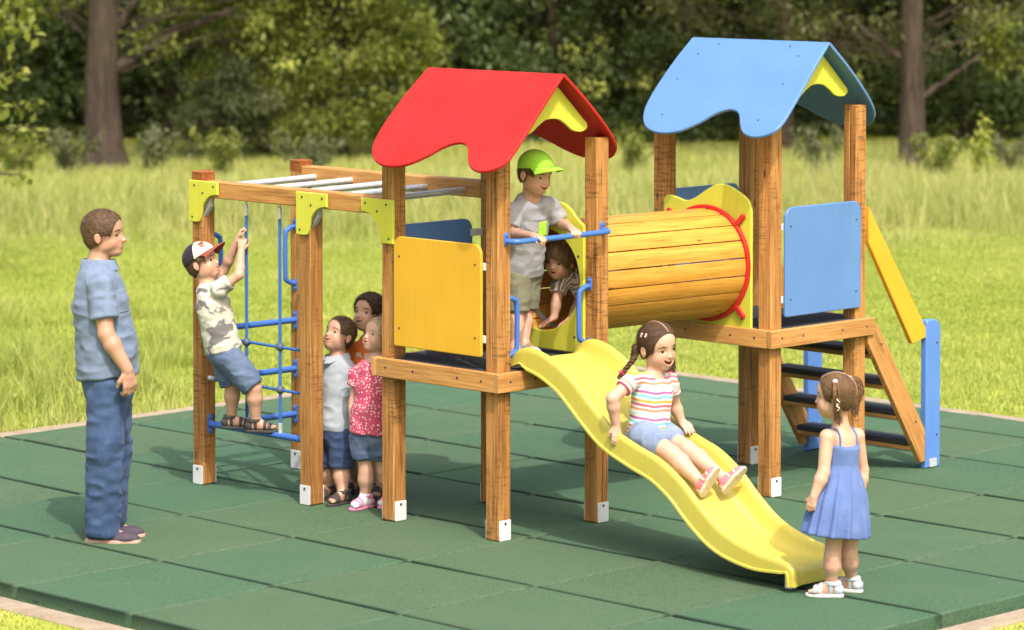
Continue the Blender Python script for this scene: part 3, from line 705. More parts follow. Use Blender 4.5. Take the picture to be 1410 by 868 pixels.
def tree(name, label, base, rad, top, limbs, clumps, nleaf, size, leaf, seed, group=None, aspect=.45, flare=1.5, lean=(0, 0)):
    r = np.random.default_rng(seed); base = np.array(base, float)
    root = tag(empty(name, base), label, 'tree' if 'tree' in name else 'bush', group)
    m = MB(); top = np.array([lean[0], lean[1], top]); n = 12
    pts = [np.array([0, 0, -.06])]+[top*f+np.array([r.normal(0, .035), r.normal(0, .035), 0])*rad*2*(f > .05) for f in np.linspace(.03, 1, n)]
    rr = [rad*flare*1.15]+[rad*(1+(flare-1)*math.exp(-f*top[2]/.22))*(1-.62*f) for f in np.linspace(.03, 1, n)]
    m.tube(pts, rr, 14)
    for (a, b, ra, rb) in limbs:
        q = limb_pts(a, b, .06, r, 8); m.tube(q, list(np.linspace(ra, rb, 8)), 8)
    for c in clumps:      # twigs out to the leaf clumps
        c = np.array(c[:3]); f = np.clip(c[2]/top[2]*.75, .1, .98); a = top*f
        L = np.linalg.norm(c-a); q = limb_pts(a, c, .10, r, 6); m.tube(q, list(np.linspace(min(rad*.2, .005+.006*L), .006, 6)), 6)
    tr = m.build('trunk', 'bark', root, weld=False, angle=180)
    V, F, t = leaves(clumps, nleaf, size, seed+1, aspect)
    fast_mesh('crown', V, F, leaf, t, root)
    return root
def gpos(px, d): p = at_depth(px, 400, d); return np.array([p[0], p[1], GZ])
def vw(right, away, up):  # offset in view-aligned ground axes
    f = FWD[:2]/np.linalg.norm(FWD[:2]); return np.array([RGT[0]*right+f[0]*away, RGT[1]*right+f[1]*away, up])
def clump_box(n, r0, r1, a0, a1, z0, z1, s0, s1_, seed):
    r = np.random.default_rng(seed); out = []
    for _ in range(n):
        p = vw(r.uniform(r0, r1), r.uniform(a0, a1), r.uniform(z0, z1)); s_ = r.uniform(s0, s1_)
        out.append((*p, s_*r.uniform(.8, 1.4), s_*r.uniform(.8, 1.4), s_*r.uniform(.6, .95)))
    return out
L_ = lambda a, b, ra, rb: (vw(*a), vw(*b), ra, rb)
# the two big trunks at the edge of the wood
tree('tall_tree', 'tall tree with a thick brown trunk and low side branch behind the standing man', gpos(145, 43.6), .235, 9.5,
     [L_((.1, 0, 1.35), (1.75, .5, 2.15), .095, .03), L_((.1, 0, 1.35), (.9, .6, 2.35), .06, .02), L_((.05, 0, 1.75), (.75, -.1, 2.6), .07, .03)],
     clump_box(16, .35, 2.3, -.4, .8, 1.55, 2.5, .16, .32, 11)+clump_box(10, -1.6, -.3, .4, 1.6, 1.9, 2.8, .2, .45, 12)+clump_box(26, -2.6, 2.8, -1.2, 2.2, 3.2, 8.5, .6, 1.1, 13), 24000, .10, 'leaf_bright', 21)
tree('tall_tree', 'tall tree with a straight trunk at the wood edge beside the leafy sapling', gpos(1255, 43.6), .175, 9.5,
     [L_((.1, 0, .95), (.95, .2, 1.55), .05, .02), L_((-.1, 0, 1.45), (-.75, .2, 1.95), .045, .02)],
     clump_box(9, .2, 1.5, -.3, .6, 1.25, 2.6, .14, .32, 31)+clump_box(7, -1.6, -.3, -.2, .8, 1.5, 2.6, .16, .36, 32)+clump_box(26, -2.6, 2.4, -1.0, 2.2, 3.2, 8.5, .6, 1.1, 33), 15000, .085, 'leaf_olive', 41, flare=1.35)
# light leafy trees lit at the edge, behind the climbing frame
tree('leafy_tree', 'light green tree with feathery leaves hanging low, nearest the red roof', gpos(470, 45.5), .085, 4.6, [],
     clump_box(60, -1.05, 1.15, -1.2, .7, .25, 4.2, .20, .42, 51), 24000, .085, 'leaf_bright', 52)
tree('leafy_tree', 'light green tree with a thin trunk showing between its boughs', gpos(365, 46.0), .075, 5.0, [],
     clump_box(44, -.85, .95, -1.0, .7, .75, 4.6, .18, .42, 53), 17000, .085, 'leaf_bright', 54)
tree('leafy_bush', 'greyish green bush growing low between the thick trunk and the light green trees', gpos(322, 45.0), .04, 1.5, [],
     clump_box(24, -.55, .5, -.5, .6, .15, 1.55, .16, .32, 55), 9000, .075, 'leaf_grey', 56, flare=1.1)
tree('willow_tree', 'olive grey willow reaching out over the top of the blue roof', gpos(1080, 47.0), .12, 6.5, [],
     clump_box(34, -2.2, 1.6, -1.2, .9, 1.25, 3.0, .22, .5, 57)+clump_box(24, -2.2, 1.8, -1.2, 1.2, 3.0, 6.5, .5, .9, 58), 21000, .075, 'leaf_olive', 59, aspect=.28)
tree('leafy_tree', 'bright leaved tree at the far right edge of the wood', gpos(1440, 46.0), .06, 4.5, [],
     clump_box(26, -1.15, .9, -.5, .7, 1.15, 4.2, .18, .42, 61), 9000, .09, 'leaf_bright', 62)
# shaded inner trees
ipx = [(-60, 49), (60, 50), (235, 49.5), (560, 49), (660, 50), (760, 49), (850, 50.5), (950, 49), (1160, 50), (1330, 49.5), (1450, 50)]
ilab = ['outermost dark bushy tree left of the thick trunk', 'dark bushy tree just left of the thick trunk', 'dark bushy tree between the thick trunk and the grey bush', 'dark bushy tree beside the light green feathery tree',
        'dark bushy tree behind the ridge of the red roof', 'dark bushy tree right behind the red roof peak', 'dark bushy tree seen between the red and the blue roof', 'dark bushy tree behind the blue roof', 'dark bushy tree left of the straight trunk',
        'dark bushy tree behind the leafy sapling', 'outermost dark bushy tree beyond the sapling']
for i, (px, d) in enumerate(ipx):
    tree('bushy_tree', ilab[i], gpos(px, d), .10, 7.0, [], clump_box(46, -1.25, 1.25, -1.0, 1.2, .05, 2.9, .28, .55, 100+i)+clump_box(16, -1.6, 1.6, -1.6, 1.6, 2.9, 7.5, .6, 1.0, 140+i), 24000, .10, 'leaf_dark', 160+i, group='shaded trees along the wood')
# the rest of the wood, one dark mass, and its canopy
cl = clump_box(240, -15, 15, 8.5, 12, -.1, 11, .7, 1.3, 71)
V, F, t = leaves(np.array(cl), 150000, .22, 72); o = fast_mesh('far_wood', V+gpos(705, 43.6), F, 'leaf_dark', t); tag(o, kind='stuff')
# undergrowth: tall weeds along the wood edge
def weed(name, label, px, d, ht, n, mat, size, seed, group=None, spread=.2):
    r = np.random.default_rng(seed); b = gpos(px, d); root = tag(empty(name, b), label, 'plant', group); m = MB(); cl = []
    for i in range(n):
        e = vw(r.normal(0, spread), r.normal(0, spread), ht*r.uniform(.7, 1.0)); q = limb_pts((0, 0, 0), e, .08, r, 6); m.tube(q, list(np.linspace(.008, .003, 6)), 5)
        for f in np.linspace(.3, 1, 8): p = q[0]+(q[-1]-q[0])*f; cl.append((*p, .07, .07, .06))
    m.build('stem', 'bark', root, weld=False, angle=180); V, F, t = leaves(np.array(cl), n*60, size, seed+1, .4); fast_mesh('foliage', V, F, mat, t, root); return root
weed('leafy_sapling', 'young leafy sapling standing up from the meadow beside the straight trunk', 1347, 39.5, .95, 5, 'sapling_leaf', .085, 81, spread=.10)
wl = ['dry feathery weed leaning left of the thick trunk', 'tall dry weed at the left edge of the meadow', 'green weed at the foot of the thick trunk', 'weed clump under the greyish green bush', 'weed clump under the light green trees',
      'tall weed standing between the two roofs', 'weed showing past the blue tower', 'weed at the foot of the straight trunk', 'green weed at the far right of the meadow']
for i, (px, ht) in enumerate([(90, .55), (25, .5), (205, .50), (310, .5), (430, .45), (870, .5), (1130, .55), (1290, .45), (1395, .42)]):
    weed('tall_weed', wl[i], px, 42.3+.3*(i % 3), ht*1.25, 13, 'leaf_grey' if i % 2 == 0 else 'leaf_bright', .075, 200+i, 'weeds along the wood edge', .22)
# near leafy branch from a tree that stands off to the left
b = gpos(-75, 31); root = tag(empty('broadleaf_tree', b), 'tree at the left edge reaching a bough of broad bright leaves into view', 'tree')
m = MB(); m.tube([(0, 0, -.1), (0.02, 0, 1.2), (0, .03, 2.6), (.05, 0, 4)], [.11, .09, .08, .05], 10); r_ = np.random.default_rng(5); cl = []
for (rr_, z0, z1) in ((.95, 1.3, 1.42), (.78, 1.05, .95), (.70, 1.7, 1.95), (.9, 1.5, 1.65), (.62, 1.2, 1.15)):
    q = limb_pts((0, 0, z0), vw(rr_, r_.normal(0, .1), z1), .06, r_, 8); m.tube(q, list(np.linspace(.022, .005, 8)), 6)
    for f in np.linspace(.45, 1, 7): p = q[0]+(q[-1]-q[0])*f; cl.append((*p, .10, .10, .06))
for c in clump_box(16, -1.2, .3, -.8, .8, 2.4, 4.2, .3, .5, 91): cl.append(c)
m.build('trunk', 'bark', root, weld=False, angle=180); V, F, t = leaves(np.array(cl), 2600, .11, 92, .6, .8); fast_mesh('crown', V, F, 'leaf_bright', t, root)
# ================================================================== people: each body is one surface grown from a distance field
def nrm(v): v = np.array(v, float); return v/np.linalg.norm(v)
def frame(axis, side):
    t = nrm(axis); s_ = np.array(side, float); s_ -= t*(s_@t); s_ = nrm(s_); return np.array([s_, np.cross(t, s_), t])
class Field:
    def __init__(s, res): s.ops = []; s.res = res
    def rc(s, a, b, ra, rb, k=.012, op='u'):
        a, b = np.array(a, float), np.array(b, float); R = max(ra, rb); ba = b-a; L2 = max(ba@ba, 1e-9)
        def fn(p):
            pa = p-a; hh = np.clip(pa@ba/L2, 0, 1); return np.linalg.norm(pa-hh[..., None]*ba, axis=-1)-(ra+(rb-ra)*hh)
        s.ops.append((op, fn, np.minimum(a, b)-R, np.maximum(a, b)+R, k)); return s
    def chain(s, P, R, k=.012, op='u'):
        for i in range(len(P)-1): s.rc(P[i], P[i+1], R[i], R[i+1], k, op)
        return s
    def ell(s, c, ax, r, k=.012, op='u'):
        c = np.array(c, float); ax = np.array(ax, float); r = np.array(r, float); ext = np.sqrt(((ax*r[:, None])**2).sum(0))
        def fn(p):
            q = (p-c)@ax.T; k0 = np.linalg.norm(q/r, axis=-1); k1 = np.linalg.norm(q/(r*r), axis=-1)+1e-9; return k0*(k0-1)/k1
        s.ops.append((op, fn, c-ext, c+ext, k)); return s
    def cone(s, a, b, side, ra, rb, k=.012, op='u', pleat=None, rnd=.008, bulge=0):
        """elliptic cone a->b; ra, rb = (half width along side, half depth); flat rounded ends; optional (count, depth, phase) pleats"""
        a, b = np.array(a, float), np.array(b, float); A = frame(b-a, side); L = np.linalg.norm(b-a); ra, rb = np.array(ra, float), np.array(rb, float)
        R = max(ra.max(), rb.max())*1.15+abs(bulge)
        def fn(p):
            q = (p-a)@A.T; hh = np.clip(q[..., 2]/L, 0, 1); rs = ra[0]+(rb[0]-ra[0])*hh; rf = ra[1]+(rb[1]-ra[1])*hh
            if bulge: bb = bulge*np.sin(np.pi*hh); rs = rs+bb; rf = rf+bb
            x, y = q[..., 0]/rs, q[..., 1]/rf; ln = np.sqrt(x*x+y*y)
            if pleat:
                th = np.arctan2(y, x); ln = ln/(1+pleat[1]*(np.minimum(hh*5, 1)*.45+.55*hh)*(np.sin(pleat[0]*th+pleat[2])+.5*np.sin(pleat[0]*1.7*th+1.3)))
            d = (ln-1)*np.minimum(rs, rf); e = np.abs(q[..., 2]-L/2)-L/2
            d2, e2 = d+rnd, e+rnd
            return np.minimum(np.maximum(d2, e2), 0)+np.sqrt(np.maximum(d2, 0)**2+np.maximum(e2, 0)**2)-rnd
        lo = np.minimum(a, b)-R; hi = np.maximum(a, b)+R
        s.ops.append((op, fn, lo, hi, k)); return s
    def cut(s, p, n_, k=0):     # keep the side the normal points away from
        p = np.array(p, float); n_ = nrm(n_); s.ops.append(('i', lambda q: (q-p)@n_, None, None, k)); return s
    def minus(s, other, off):   # carve another field out
        s.ops.append(('f', other, off, None, 0)); return s
    def evaluate(s, lo=None, hi=None):
        add = [o for o in s.ops if o[0] == 'u']; mg = .02
        if lo is None: lo = np.min([o[2] for o in add], 0)-mg; hi = np.max([o[3] for o in add], 0)+mg
        n = np.ceil((hi-lo)/s.res).astype(int)+1; D = np.full(n, .08, np.float32); ax = [lo[i]+np.arange(n[i])*s.res for i in range(3)]
        for op, fn, l, h_, k in s.ops:
            if op == 'f': continue
            if l is None: sl = (slice(None),)*3
            else:
                m_ = k+.022; i0 = np.clip(np.floor((l-m_-lo)/s.res).astype(int), 0, n); i1 = np.clip(np.ceil((h_+m_-lo)/s.res).astype(int)+1, 0, n)
                if (i1 <= i0).any(): continue
                sl = tuple(slice(a, b) for a, b in zip(i0, i1))
            p = np.stack(np.meshgrid(*[a[q] for a, q in zip(ax, sl)], indexing='ij'), -1); d = fn(p).astype(np.float32); c = D[sl]
            if op == 'u':
                if k > 0: hh = np.maximum(k-np.abs(c-d), 0)/k; D[sl] = np.minimum(c, d)-hh*hh*k*.25
                else: D[sl] = np.minimum(c, d)
            elif op == 's':
                if k > 0: hh = np.maximum(k-np.abs(c+d), 0)/k; D[sl] = np.maximum(c, -d)+hh*hh*k*.25
                else: D[sl] = np.maximum(c, -d)
            else: D[sl] = np.maximum(c, d)
        s.lo = lo; s.D = D; return s
    def sample(s, p):
        q = (np.asarray(p)-s.lo)/s.res; n = np.array(s.D.shape); q = np.clip(q, 0, n-1.001); i = q.astype(int); f = q-i; r = 0
        for dx in (0, 1):
            for dy in (0, 1):
                for dz in (0, 1):
                    r = r+s.D[i[..., 0]+dx, i[..., 1]+dy, i[..., 2]+dz]*np.abs(1-dx-f[..., 0])*np.abs(1-dy-f[..., 1])*np.abs(1-dz-f[..., 2])
        return r
    def mesh(s):
        D = s.D; S_ = D < 0; nx, ny, nz = D.shape; cnt = np.zeros((nx-1, ny-1, nz-1), np.uint8)
        c8 = [(a, b, c) for a in (0, 1) for b in (0, 1) for c in (0, 1)]; sub = lambda A, o: A[o[0]:nx-1+o[0], o[1]:ny-1+o[1], o[2]:nz-1+o[2]]
        for o in c8: cnt += sub(S_, o)
        act = (cnt > 0) & (cnt < 8); I = np.argwhere(act); idx = np.full(act.shape, -1, np.int64); idx[act] = np.arange(len(I))
        vals = {o: D[I[:, 0]+o[0], I[:, 1]+o[1], I[:, 2]+o[2]] for o in c8}; acc = np.zeros((len(I), 3)); num = np.zeros(len(I))
        for a in c8:
            for d in range(3):
                if a[d]: continue
                b = list(a); b[d] = 1; b = tuple(b); va, vb = vals[a], vals[b]; m_ = (va < 0) != (vb < 0)
                t = np.where(m_, va/np.where(m_, va-vb, 1), 0); pt = np.repeat(np.array(a, float)[None], len(I), 0); pt[:, d] = t; acc[m_] += pt[m_]; num[m_] += 1
        V = (I+acc/num[:, None])*s.res+s.lo; Q = []
        for d in range(3):
            e, f = [(1, 2), (2, 0), (0, 1)][d]; n = [nx, ny, nz]; sl0 = [slice(1, m_-1) for m_ in n]; sl1 = list(sl0); sl0[d] = slice(0, n[d]-1); sl1[d] = slice(1, n[d])
            A, B = S_[tuple(sl0)], S_[tuple(sl1)]; E = np.argwhere(A != B)
            if len(E) == 0: continue
            ins = A[tuple(E.T)]; off = np.array([1, 1, 1]); off[d] = 0; E = E+off
            def cid(de, df): q = E.copy(); q[:, e] -= de; q[:, f] -= df; return idx[tuple(q.T)]
            q = np.stack([cid(1, 1), cid(0, 1), cid(0, 0), cid(1, 0)], 1); q[~ins] = q[~ins][:, ::-1]; Q.append(q)
        return V, np.concatenate(Q)
def vnormals(V, F):
    a = V[F[:, 2]]-V[F[:, 0]]; b = V[F[:, 3]]-V[F[:, 1]]; n = np.cross(a, b); N = np.zeros_like(V)
    for i in range(4): np.add.at(N, F[:, i], n)
    return N/(np.linalg.norm(N, axis=1)[:, None]+1e-12)
def relax(V, F, it=1, w_=.5):
    for _ in range(it):
        acc = np.zeros_like(V); c = np.zeros(len(V))
        for i in range(4):
            for j in (1, 3): np.add.at(acc, F[:, i], V[F[:, (i+j) % 4]]); np.add.at(c, F[:, i], 1)
        V = V*(1-w_)+acc/np.maximum(c, 1)[:, None]*w_
    return V
_NG = np.random.default_rng(99).random((32, 32, 32))
def vnoise(p):
    i = np.floor(p).astype(int); f = p-i; f = f*f*(3-2*f); r = 0
    for dx in (0, 1):
        for dy in (0, 1):
            for dz in (0, 1):
                r = r+_NG[(i[:, 0]+dx) % 32, (i[:, 1]+dy) % 32, (i[:, 2]+dz) % 32]*np.abs(1-dx-f[:, 0])*np.abs(1-dy-f[:, 1])*np.abs(1-dz-f[:, 2])
    return r
def folds(V, F, amp, freq, seed=0, A=None):
    """cloth folds: push vertices along their normals by stretched noise"""
    N = vnormals(V, F); q = V if A is None else V@np.array(A).T; q = q*np.array(freq)+seed*7.3
    n1 = vnoise(q); n2 = vnoise(q*2.1+5.1); r = 1-np.abs(2*n1-1)*1.6
    return V+N*(amp*(r*.75+(n2-.5)*.7))[:, None]
def skin_obj(name, V, F, mat, parent, attrs=None, sm=True):
    o = fast_mesh(name, V, F, mat, None, parent, smooth=True)
    for nm, d in (attrs or {}).items():
        a = o.data.attributes.new(nm, 'FLOAT', 'POINT'); a.data.foreach_set('value', np.asarray(d, np.float32))
    return o
# ---- materials
def skin_mat(name, c, warm):
    k = MatB(name, .48, .4); lip, bl, mo = k.attr('lip'), k.attr('blush'), k.attr('mouth'); v = k.coord()
    n_ = k.noise(v, 22, 5, .65); col = k.mix(k.ramp(n_, [(.35, (0,0,0)), (.7, (.6,.6,.6))]), c, (c[0]*.90, c[1]*.82, c[2]*.77)); col = k.mix(k.ramp(k.noise(v, 170, 3, .7), [(.55, (0,0,0)), (.75, (.35,.35,.35))]), col, (c[0]*.75, c[1]*.58, c[2]*.48))
    col = k.mix(k.math('MULTIPLY', bl.outputs['Fac'], .55), col, warm); col = k.mix(k.math('MULTIPLY', lip.outputs['Fac'], .72), col, (.40,.15,.12)); col = k.mix(mo.outputs['Fac'], col, (.10,.018,.016))
    k.color(col); k.b.inputs['Subsurface Weight'].default_value = .12; k.b.inputs['Subsurface Radius'].default_value = (.9, .35, .2); k.b.inputs['Subsurface Scale'].default_value = .008
    k.bump(k.noise(v, 500, 2), .06, .001); M[name] = k.m
skin_mat('skin_fair', (.53,.325,.238), (.50,.21,.15)); skin_mat('skin_light', (.50,.295,.210), (.47,.185,.133)); skin_mat('skin_man', (.42,.242,.168), (.39,.150,.105))
def cloth(name, c, var=.12, weave=900, rough=.85, pat=None, bump=.25):
    k = MatB(name, rough, .15); v = k.coord(); n_ = k.noise(v, 14, 4, .6); n2 = k.noise(v, weave, 2, .6)
    if pat: base = pat(k, v)
    else: base = k.ramp(n_, [(.3, tuple(x*(1-var) for x in c)), (.7, tuple(x*(1+var) for x in c))])
    base = k.mix(.35, base, k.ramp(n2, [(.3, (.6,.6,.6)), (.7, (1.1,1.1,1.1))]), 'MULTIPLY')
    k.color(base); k.bump(n2, bump, .0015); k.b.inputs['Sheen Weight'].default_value = .08; M[name] = k.m
def denim(c, fade):
    def f(k, v):
        n_ = k.noise(v, 9, 5, .65); w_ = k.noise(k.mapv(v, (260, 260, 40)), 1, 2, .6); b = k.ramp(n_, [(.35, c), (.68, fade)])
        return k.mix(.5, b, k.ramp(w_, [(.3, (.72,.74,.8)), (.7, (1.05,1.05,1.05))]), 'MULTIPLY')
    return f
cloth('denim_dark', None, pat=denim((.028,.046,.105), (.050,.080,.165))); cloth('denim_mid', None, pat=denim((.070,.105,.19), (.135,.185,.29)))
cloth('denim_light', None, pat=denim((.15,.20,.32), (.26,.325,.46))); cloth('trouser_blue', None, pat=denim((.036,.066,.145), (.064,.108,.215)))
cloth('chambray', (.150,.200,.300), .12); cloth('polo_grey', (.33,.37,.42), .06); cloth('tee_grey', (.30,.30,.33), .10); cloth('olive_cloth', (.17,.165,.115), .14)
cloth('orange_cloth', (.58,.135,.018), .08); cloth('grey_blue_cloth', (.17,.21,.29), .1); cloth('lime_cloth', (.30,.60,.05), .06); cloth('lime_pocket', (.38,.70,.045), .05)
cloth('cap_navy', (.022,.018,.032), .1); cloth('cap_cream', (.72,.60,.48), .06); cloth('cap_rust', (.24,.065,.048), .1); cloth('white_cloth', (.72,.70,.70), .05); cloth('cream_floral', None, pat=lambda k, v: k.ramp(k.noise(v, 130, 3, .8), [(.42, (.70,.62,.50)), (.55, (.36,.13,.09)), (.62, (.75,.70,.60))]))
def camo(k, v):
    a = k.noise(k.mapv(v, (11, 11, 16)), 1, 2, .5, .6); b = k.noise(k.mapv(v, (17, 17, 22), (3, 7, 1)), 1, 3, .6, .5); c = k.noise(k.mapv(v, (22, 22, 22), (9, 2, 5)), 1, 2)
    col = k.ramp(a, [(.57, (.50,.49,.42)), (.61, (.15,.14,.145))]); col = k.mix(k.ramp(b, [(.60, (0,0,0)), (.64, (1,1,1))]), col, (.22,.215,.20)); return k.mix(k.ramp(c, [(.68, (0,0,0)), (.72, (.8,.8,.8))]), col, (.56,.30,.21))
cloth('camo_cloth', None, pat=camo)
def dress(k, v):
    n_ = k.noise(v, 12, 4); w_ = k.noise(k.mapv(v, (300, 300, 60)), 1, 2); return k.mix(.4, k.ramp(n_, [(.3, (.088,.142,.335)), (.7, (.125,.19,.42))]), k.ramp(w_, [(.3, (.8,.8,.85)), (.7, (1.08,1.08,1.05))]), 'MULTIPLY')
cloth('dress_blue', None, pat=dress)
def stripes(k, v):
    p = k.attr('pat').outputs['Fac']; f = k.math('FRACT', k.math('MULTIPLY', p, 1/.0235)); i = k.math('FLOOR', k.math('MULTIPLY', p, 1/.0235))
    m_ = k.math('MODULO', k.math('ADD', i, 60), 6); cr = k.ramp(k.math('DIVIDE', k.math('ADD', m_, .5), 6), [(0, (.52,.11,.17)), (.1667, (.72,.36,.045)), (.3333, (.16,.47,.55)), (.5, (.42,.10,.30)), (.6667, (.42,.52,.46)), (.8333, (.66,.22,.12))])
    for n_ in k.t.nodes:
        if n_.type == 'VALTORGB' and len(n_.color_ramp.elements) == 6: n_.color_ramp.interpolation = 'CONSTANT'
    return k.mix(k.ramp(f, [(.40, (0,0,0)), (.46, (1,1,1)), (.90, (1,1,1)), (.96, (0,0,0))]), (.60,.59,.60), cr)
cloth('stripe_cloth', None, pat=stripes)
def dots(k, v):
    vo = k.n('ShaderNodeTexVoronoi'); vo.inputs['Scale'].default_value = 62; vo.inputs['Randomness'].default_value = .7; k.l(v, vo.inputs['Vector'])
    return k.mix(k.ramp(vo.outputs['Distance'], [(.30, (1,1,1)), (.38, (0,0,0))]), k.ramp(k.noise(v, 10), [(.3, (.44,.060,.115)), (.7, (.52,.085,.15))]), (.72,.48,.50))
cloth('dot_cloth', None, pat=dots)
def waves(k, v):
    p = k.attr('pat').outputs['Fac']; n_ = k.noise(v, 45, 3); f = k.math('FRACT', k.math('MULTIPLY', k.math('ADD', p, k.math('MULTIPLY', n_, .018)), 62.0)); return k.mix(k.ramp(f, [(.42, (0,0,0)), (.55, (1,1,1))]), (.58,.50,.44), (.20,.155,.14))
cloth('wave_cloth', None, pat=waves)
def hair_mat(name, a, b, rough=.58):
    k = MatB(name, rough, .5); t = k.attr('strand'); col = k.ramp(t.outputs['Fac'], [(.2, a), (.75, b)]); k.color(col); k.bump(t.outputs['Fac'], .7, .006); k.b.inputs['Specular IOR Level'].default_value = .25; M[name] = k.m
hair_mat('hair_brown', (.036,.018,.010), (.120,.066,.036)); hair_mat('hair_dark', (.024,.013,.008), (.085,.046,.026)); hair_mat('hair_blond', (.26,.17,.085), (.52,.38,.22)); hair_mat('hair_light_brown', (.075,.041,.021), (.22,.128,.064)); hair_mat('hair_short', (.042,.023,.013), (.135,.080,.045))
def plain(name, c, rough=.5, spec=.5, sc=60, var=.15):
    k = MatB(name, rough, spec); k.color(k.ramp(k.noise(k.coord(), sc, 3), [(.3, tuple(x*(1-var) for x in c)), (.7, tuple(x*(1+var) for x in c))])); M[name] = k.m
plain('eye_white', (.62,.59,.57), .2); plain('iris_brown', (.060,.028,.014), .15); plain('iris_blue', (.10,.16,.20), .15); plain('pupil', (.008,.007,.007), .1); plain('lash', (.030,.017,.012), .6)
plain('teeth', (.72,.69,.64), .25); plain('tongue', (.40,.12,.11), .35); plain('sandal_dark', (.040,.033,.032), .7); plain('sandal_pink', (.55,.20,.32), .55); plain('sandal_silver', (.40,.45,.49), .35); plain('sole_white', (.62,.59,.55), .7)
plain('shoe_navy', (.050,.036,.055), .8); plain('sole_tan', (.42,.27,.20), .7); plain('shoe_rose', (.58,.16,.20), .6); plain('sole_cream', (.58,.47,.34), .7); plain('sock_white', (.68,.64,.68), .9); plain('shoe_grey', (.35,.35,.37), .6); plain('hair_tie_pink', (.62,.02,.13), .6); plain('clip_pink', (.72,.52,.52), .3)

# ---- anatomy
def head_field(B, C, f, u, H, kid=True, mouth=.0, smile=.5, jaw=1.0):
    f = nrm(f); u = np.array(u, float); u = nrm(u-f*(u@f)); s_ = np.cross(u, f); ax = np.array([f, s_, u]); P = lambda a, b, c: C+(f*a+s_*b+u*c)*H
    chub = 1.0 if kid else .70
    B.ell(P(-.045, 0, .125), ax, np.array([.435, .365, .375])*H, .01); B.ell(P(.10, 0, -.13), ax, np.array([.285, .275*(.96 if kid else .90), .345 if kid else .355])*H, .05*H)
    B.ell(P(.185 if kid else .215, 0, -.375 if kid else -.385), ax, np.array([.150, .150*jaw, .115 if kid else .105])*H, (.10 if kid else .07)*H)
    for q in (-1, 1):
        B.ell(P(.185, q*.165, -.205), ax, np.array([.135, .115, .14])*H*chub, .08*H); B.ell(P(.03, q*.19, -.28 if kid else -.25), ax, np.array([.16, .085, .13])*H*(1 if kid else .85), (.09 if kid else .05)*H)
        B.ell(P(.375, q*.155, -.035), ax, np.array([.055, .085, .050])*H, .05*H, 's')
        e = frame(u*.96-f*.22, f); eax = np.array([e[0], s_, np.cross(e[0], s_)])
        B.ell(P(-.065, q*.366, -.075), eax, np.array([.074, .034, .118])*H, .02*H); B.ell(P(-.045, q*.402, -.060), eax, np.array([.040, .026, .072])*H, .012*H, 's'); B.ell(P(-.02, q*.372, -.085), eax, np.array([.020, .018, .030])*H, .012*H)
    nt = .398 if kid else .437
    B.rc(P(.338, 0, .0), P(nt-.02, 0, -.13), .022*H, .032*H, .05*H); B.ell(P(nt, 0, -.150), ax, np.array([.040, .044, .036])*H, .03*H)
    for q in (-1, 1): B.ell(P(nt-.035, q*.042, -.165), ax, np.array([.032, .026, .024])*H, .02*H)
    B.ell(P(.325, 0, -.275), ax, np.array([.060, .120, .060])*H, .05*H)
    mw = .084+.040*smile
    lf = [P(.372-.55*y*y*mw*10*mw*10*.05, y*mw, -.252-.002*(1-abs(y))+.026*smile*y*y) for y in np.linspace(-1, 1, 7)]; B.chain(lf, [.006*H, .012*H, .017*H, .015*H, .017*H, .012*H, .006*H], .02*H)
    lf = [P(.366-.55*y*y*mw*10*mw*10*.05, y*mw, -.282-mouth*.105*(1-y*y)+.028*smile*y*y) for y in np.linspace(-1, 1, 7)]; B.chain(lf, [.006*H, .014*H, .020*H, .022*H, .020*H, .014*H, .006*H], .02*H)
    if mouth > 0:
        ys = np.linspace(-.94, .94, 9)
        for ff in (.395, .372, .348): B.chain([P(ff-.25*mw*mw*10*y*y, y*mw, -.262+.034*smile*y*y-mouth*.046*(1-y*y)) for y in ys], [(.008+mouth*.044*(1-y*y))*H for y in ys], .005*H, 's')
    else:
        for ff in (.402, .388, .374): B.chain([P(ff-.25*mw*mw*10*y*y, y*mw, -.268+.030*smile*y*y) for y in np.linspace(-.95, .95, 9)], [.0065*H]*9, .006*H, 's')
    return P, ax
def face_attrs(V, P, ax, H, mouth, smile=.4):
    q = (V-P(0, 0, 0))@ax.T/H; g = lambda a, b, c, ra, rb, rc_: np.exp(-(((q[:, 0]-a)/ra)**2+((q[:, 1]-b)/rb)**2+((q[:, 2]-c)/rc_)**2)*1.2)
    mw = .084+.040*smile; y = q[:, 1]/mw; yy = np.clip(y*y, 0, 1.3); zc = -.264+.034*smile*yy-mouth*.046*(1-yy); hh = .008+mouth*.044*np.clip(1-yy, 0, 1)
    dz = np.abs(q[:, 2]-zc)-hh; lip = np.clip(1.15-np.maximum(dz, 0)/.026, 0, .85)*np.clip((1.12-np.abs(y))*5, 0, 1)*(q[:, 0] > .28)
    mo = np.clip((.004-dz)/.006, 0, 1)*(np.abs(y) < .96)*np.clip((.366-.25*mw*mw*10*yy-q[:, 0])/.008, 0, 1)*(q[:, 0] > .2) if mouth > 0 else 0*lip
    bl = np.clip(g(.30, .19, -.19, .16, .10, .09)+g(.30, -.19, -.19, .16, .10, .09)+.6*g(.45, 0, -.16, .06, .06, .05)+.8*g(-.05, .40, -.07, .1, .06, .13)+.8*g(-.05, -.40, -.07, .1, .06, .13), 0, 1)
    return {'lip': lip, 'blush': bl, 'mouth': mo}
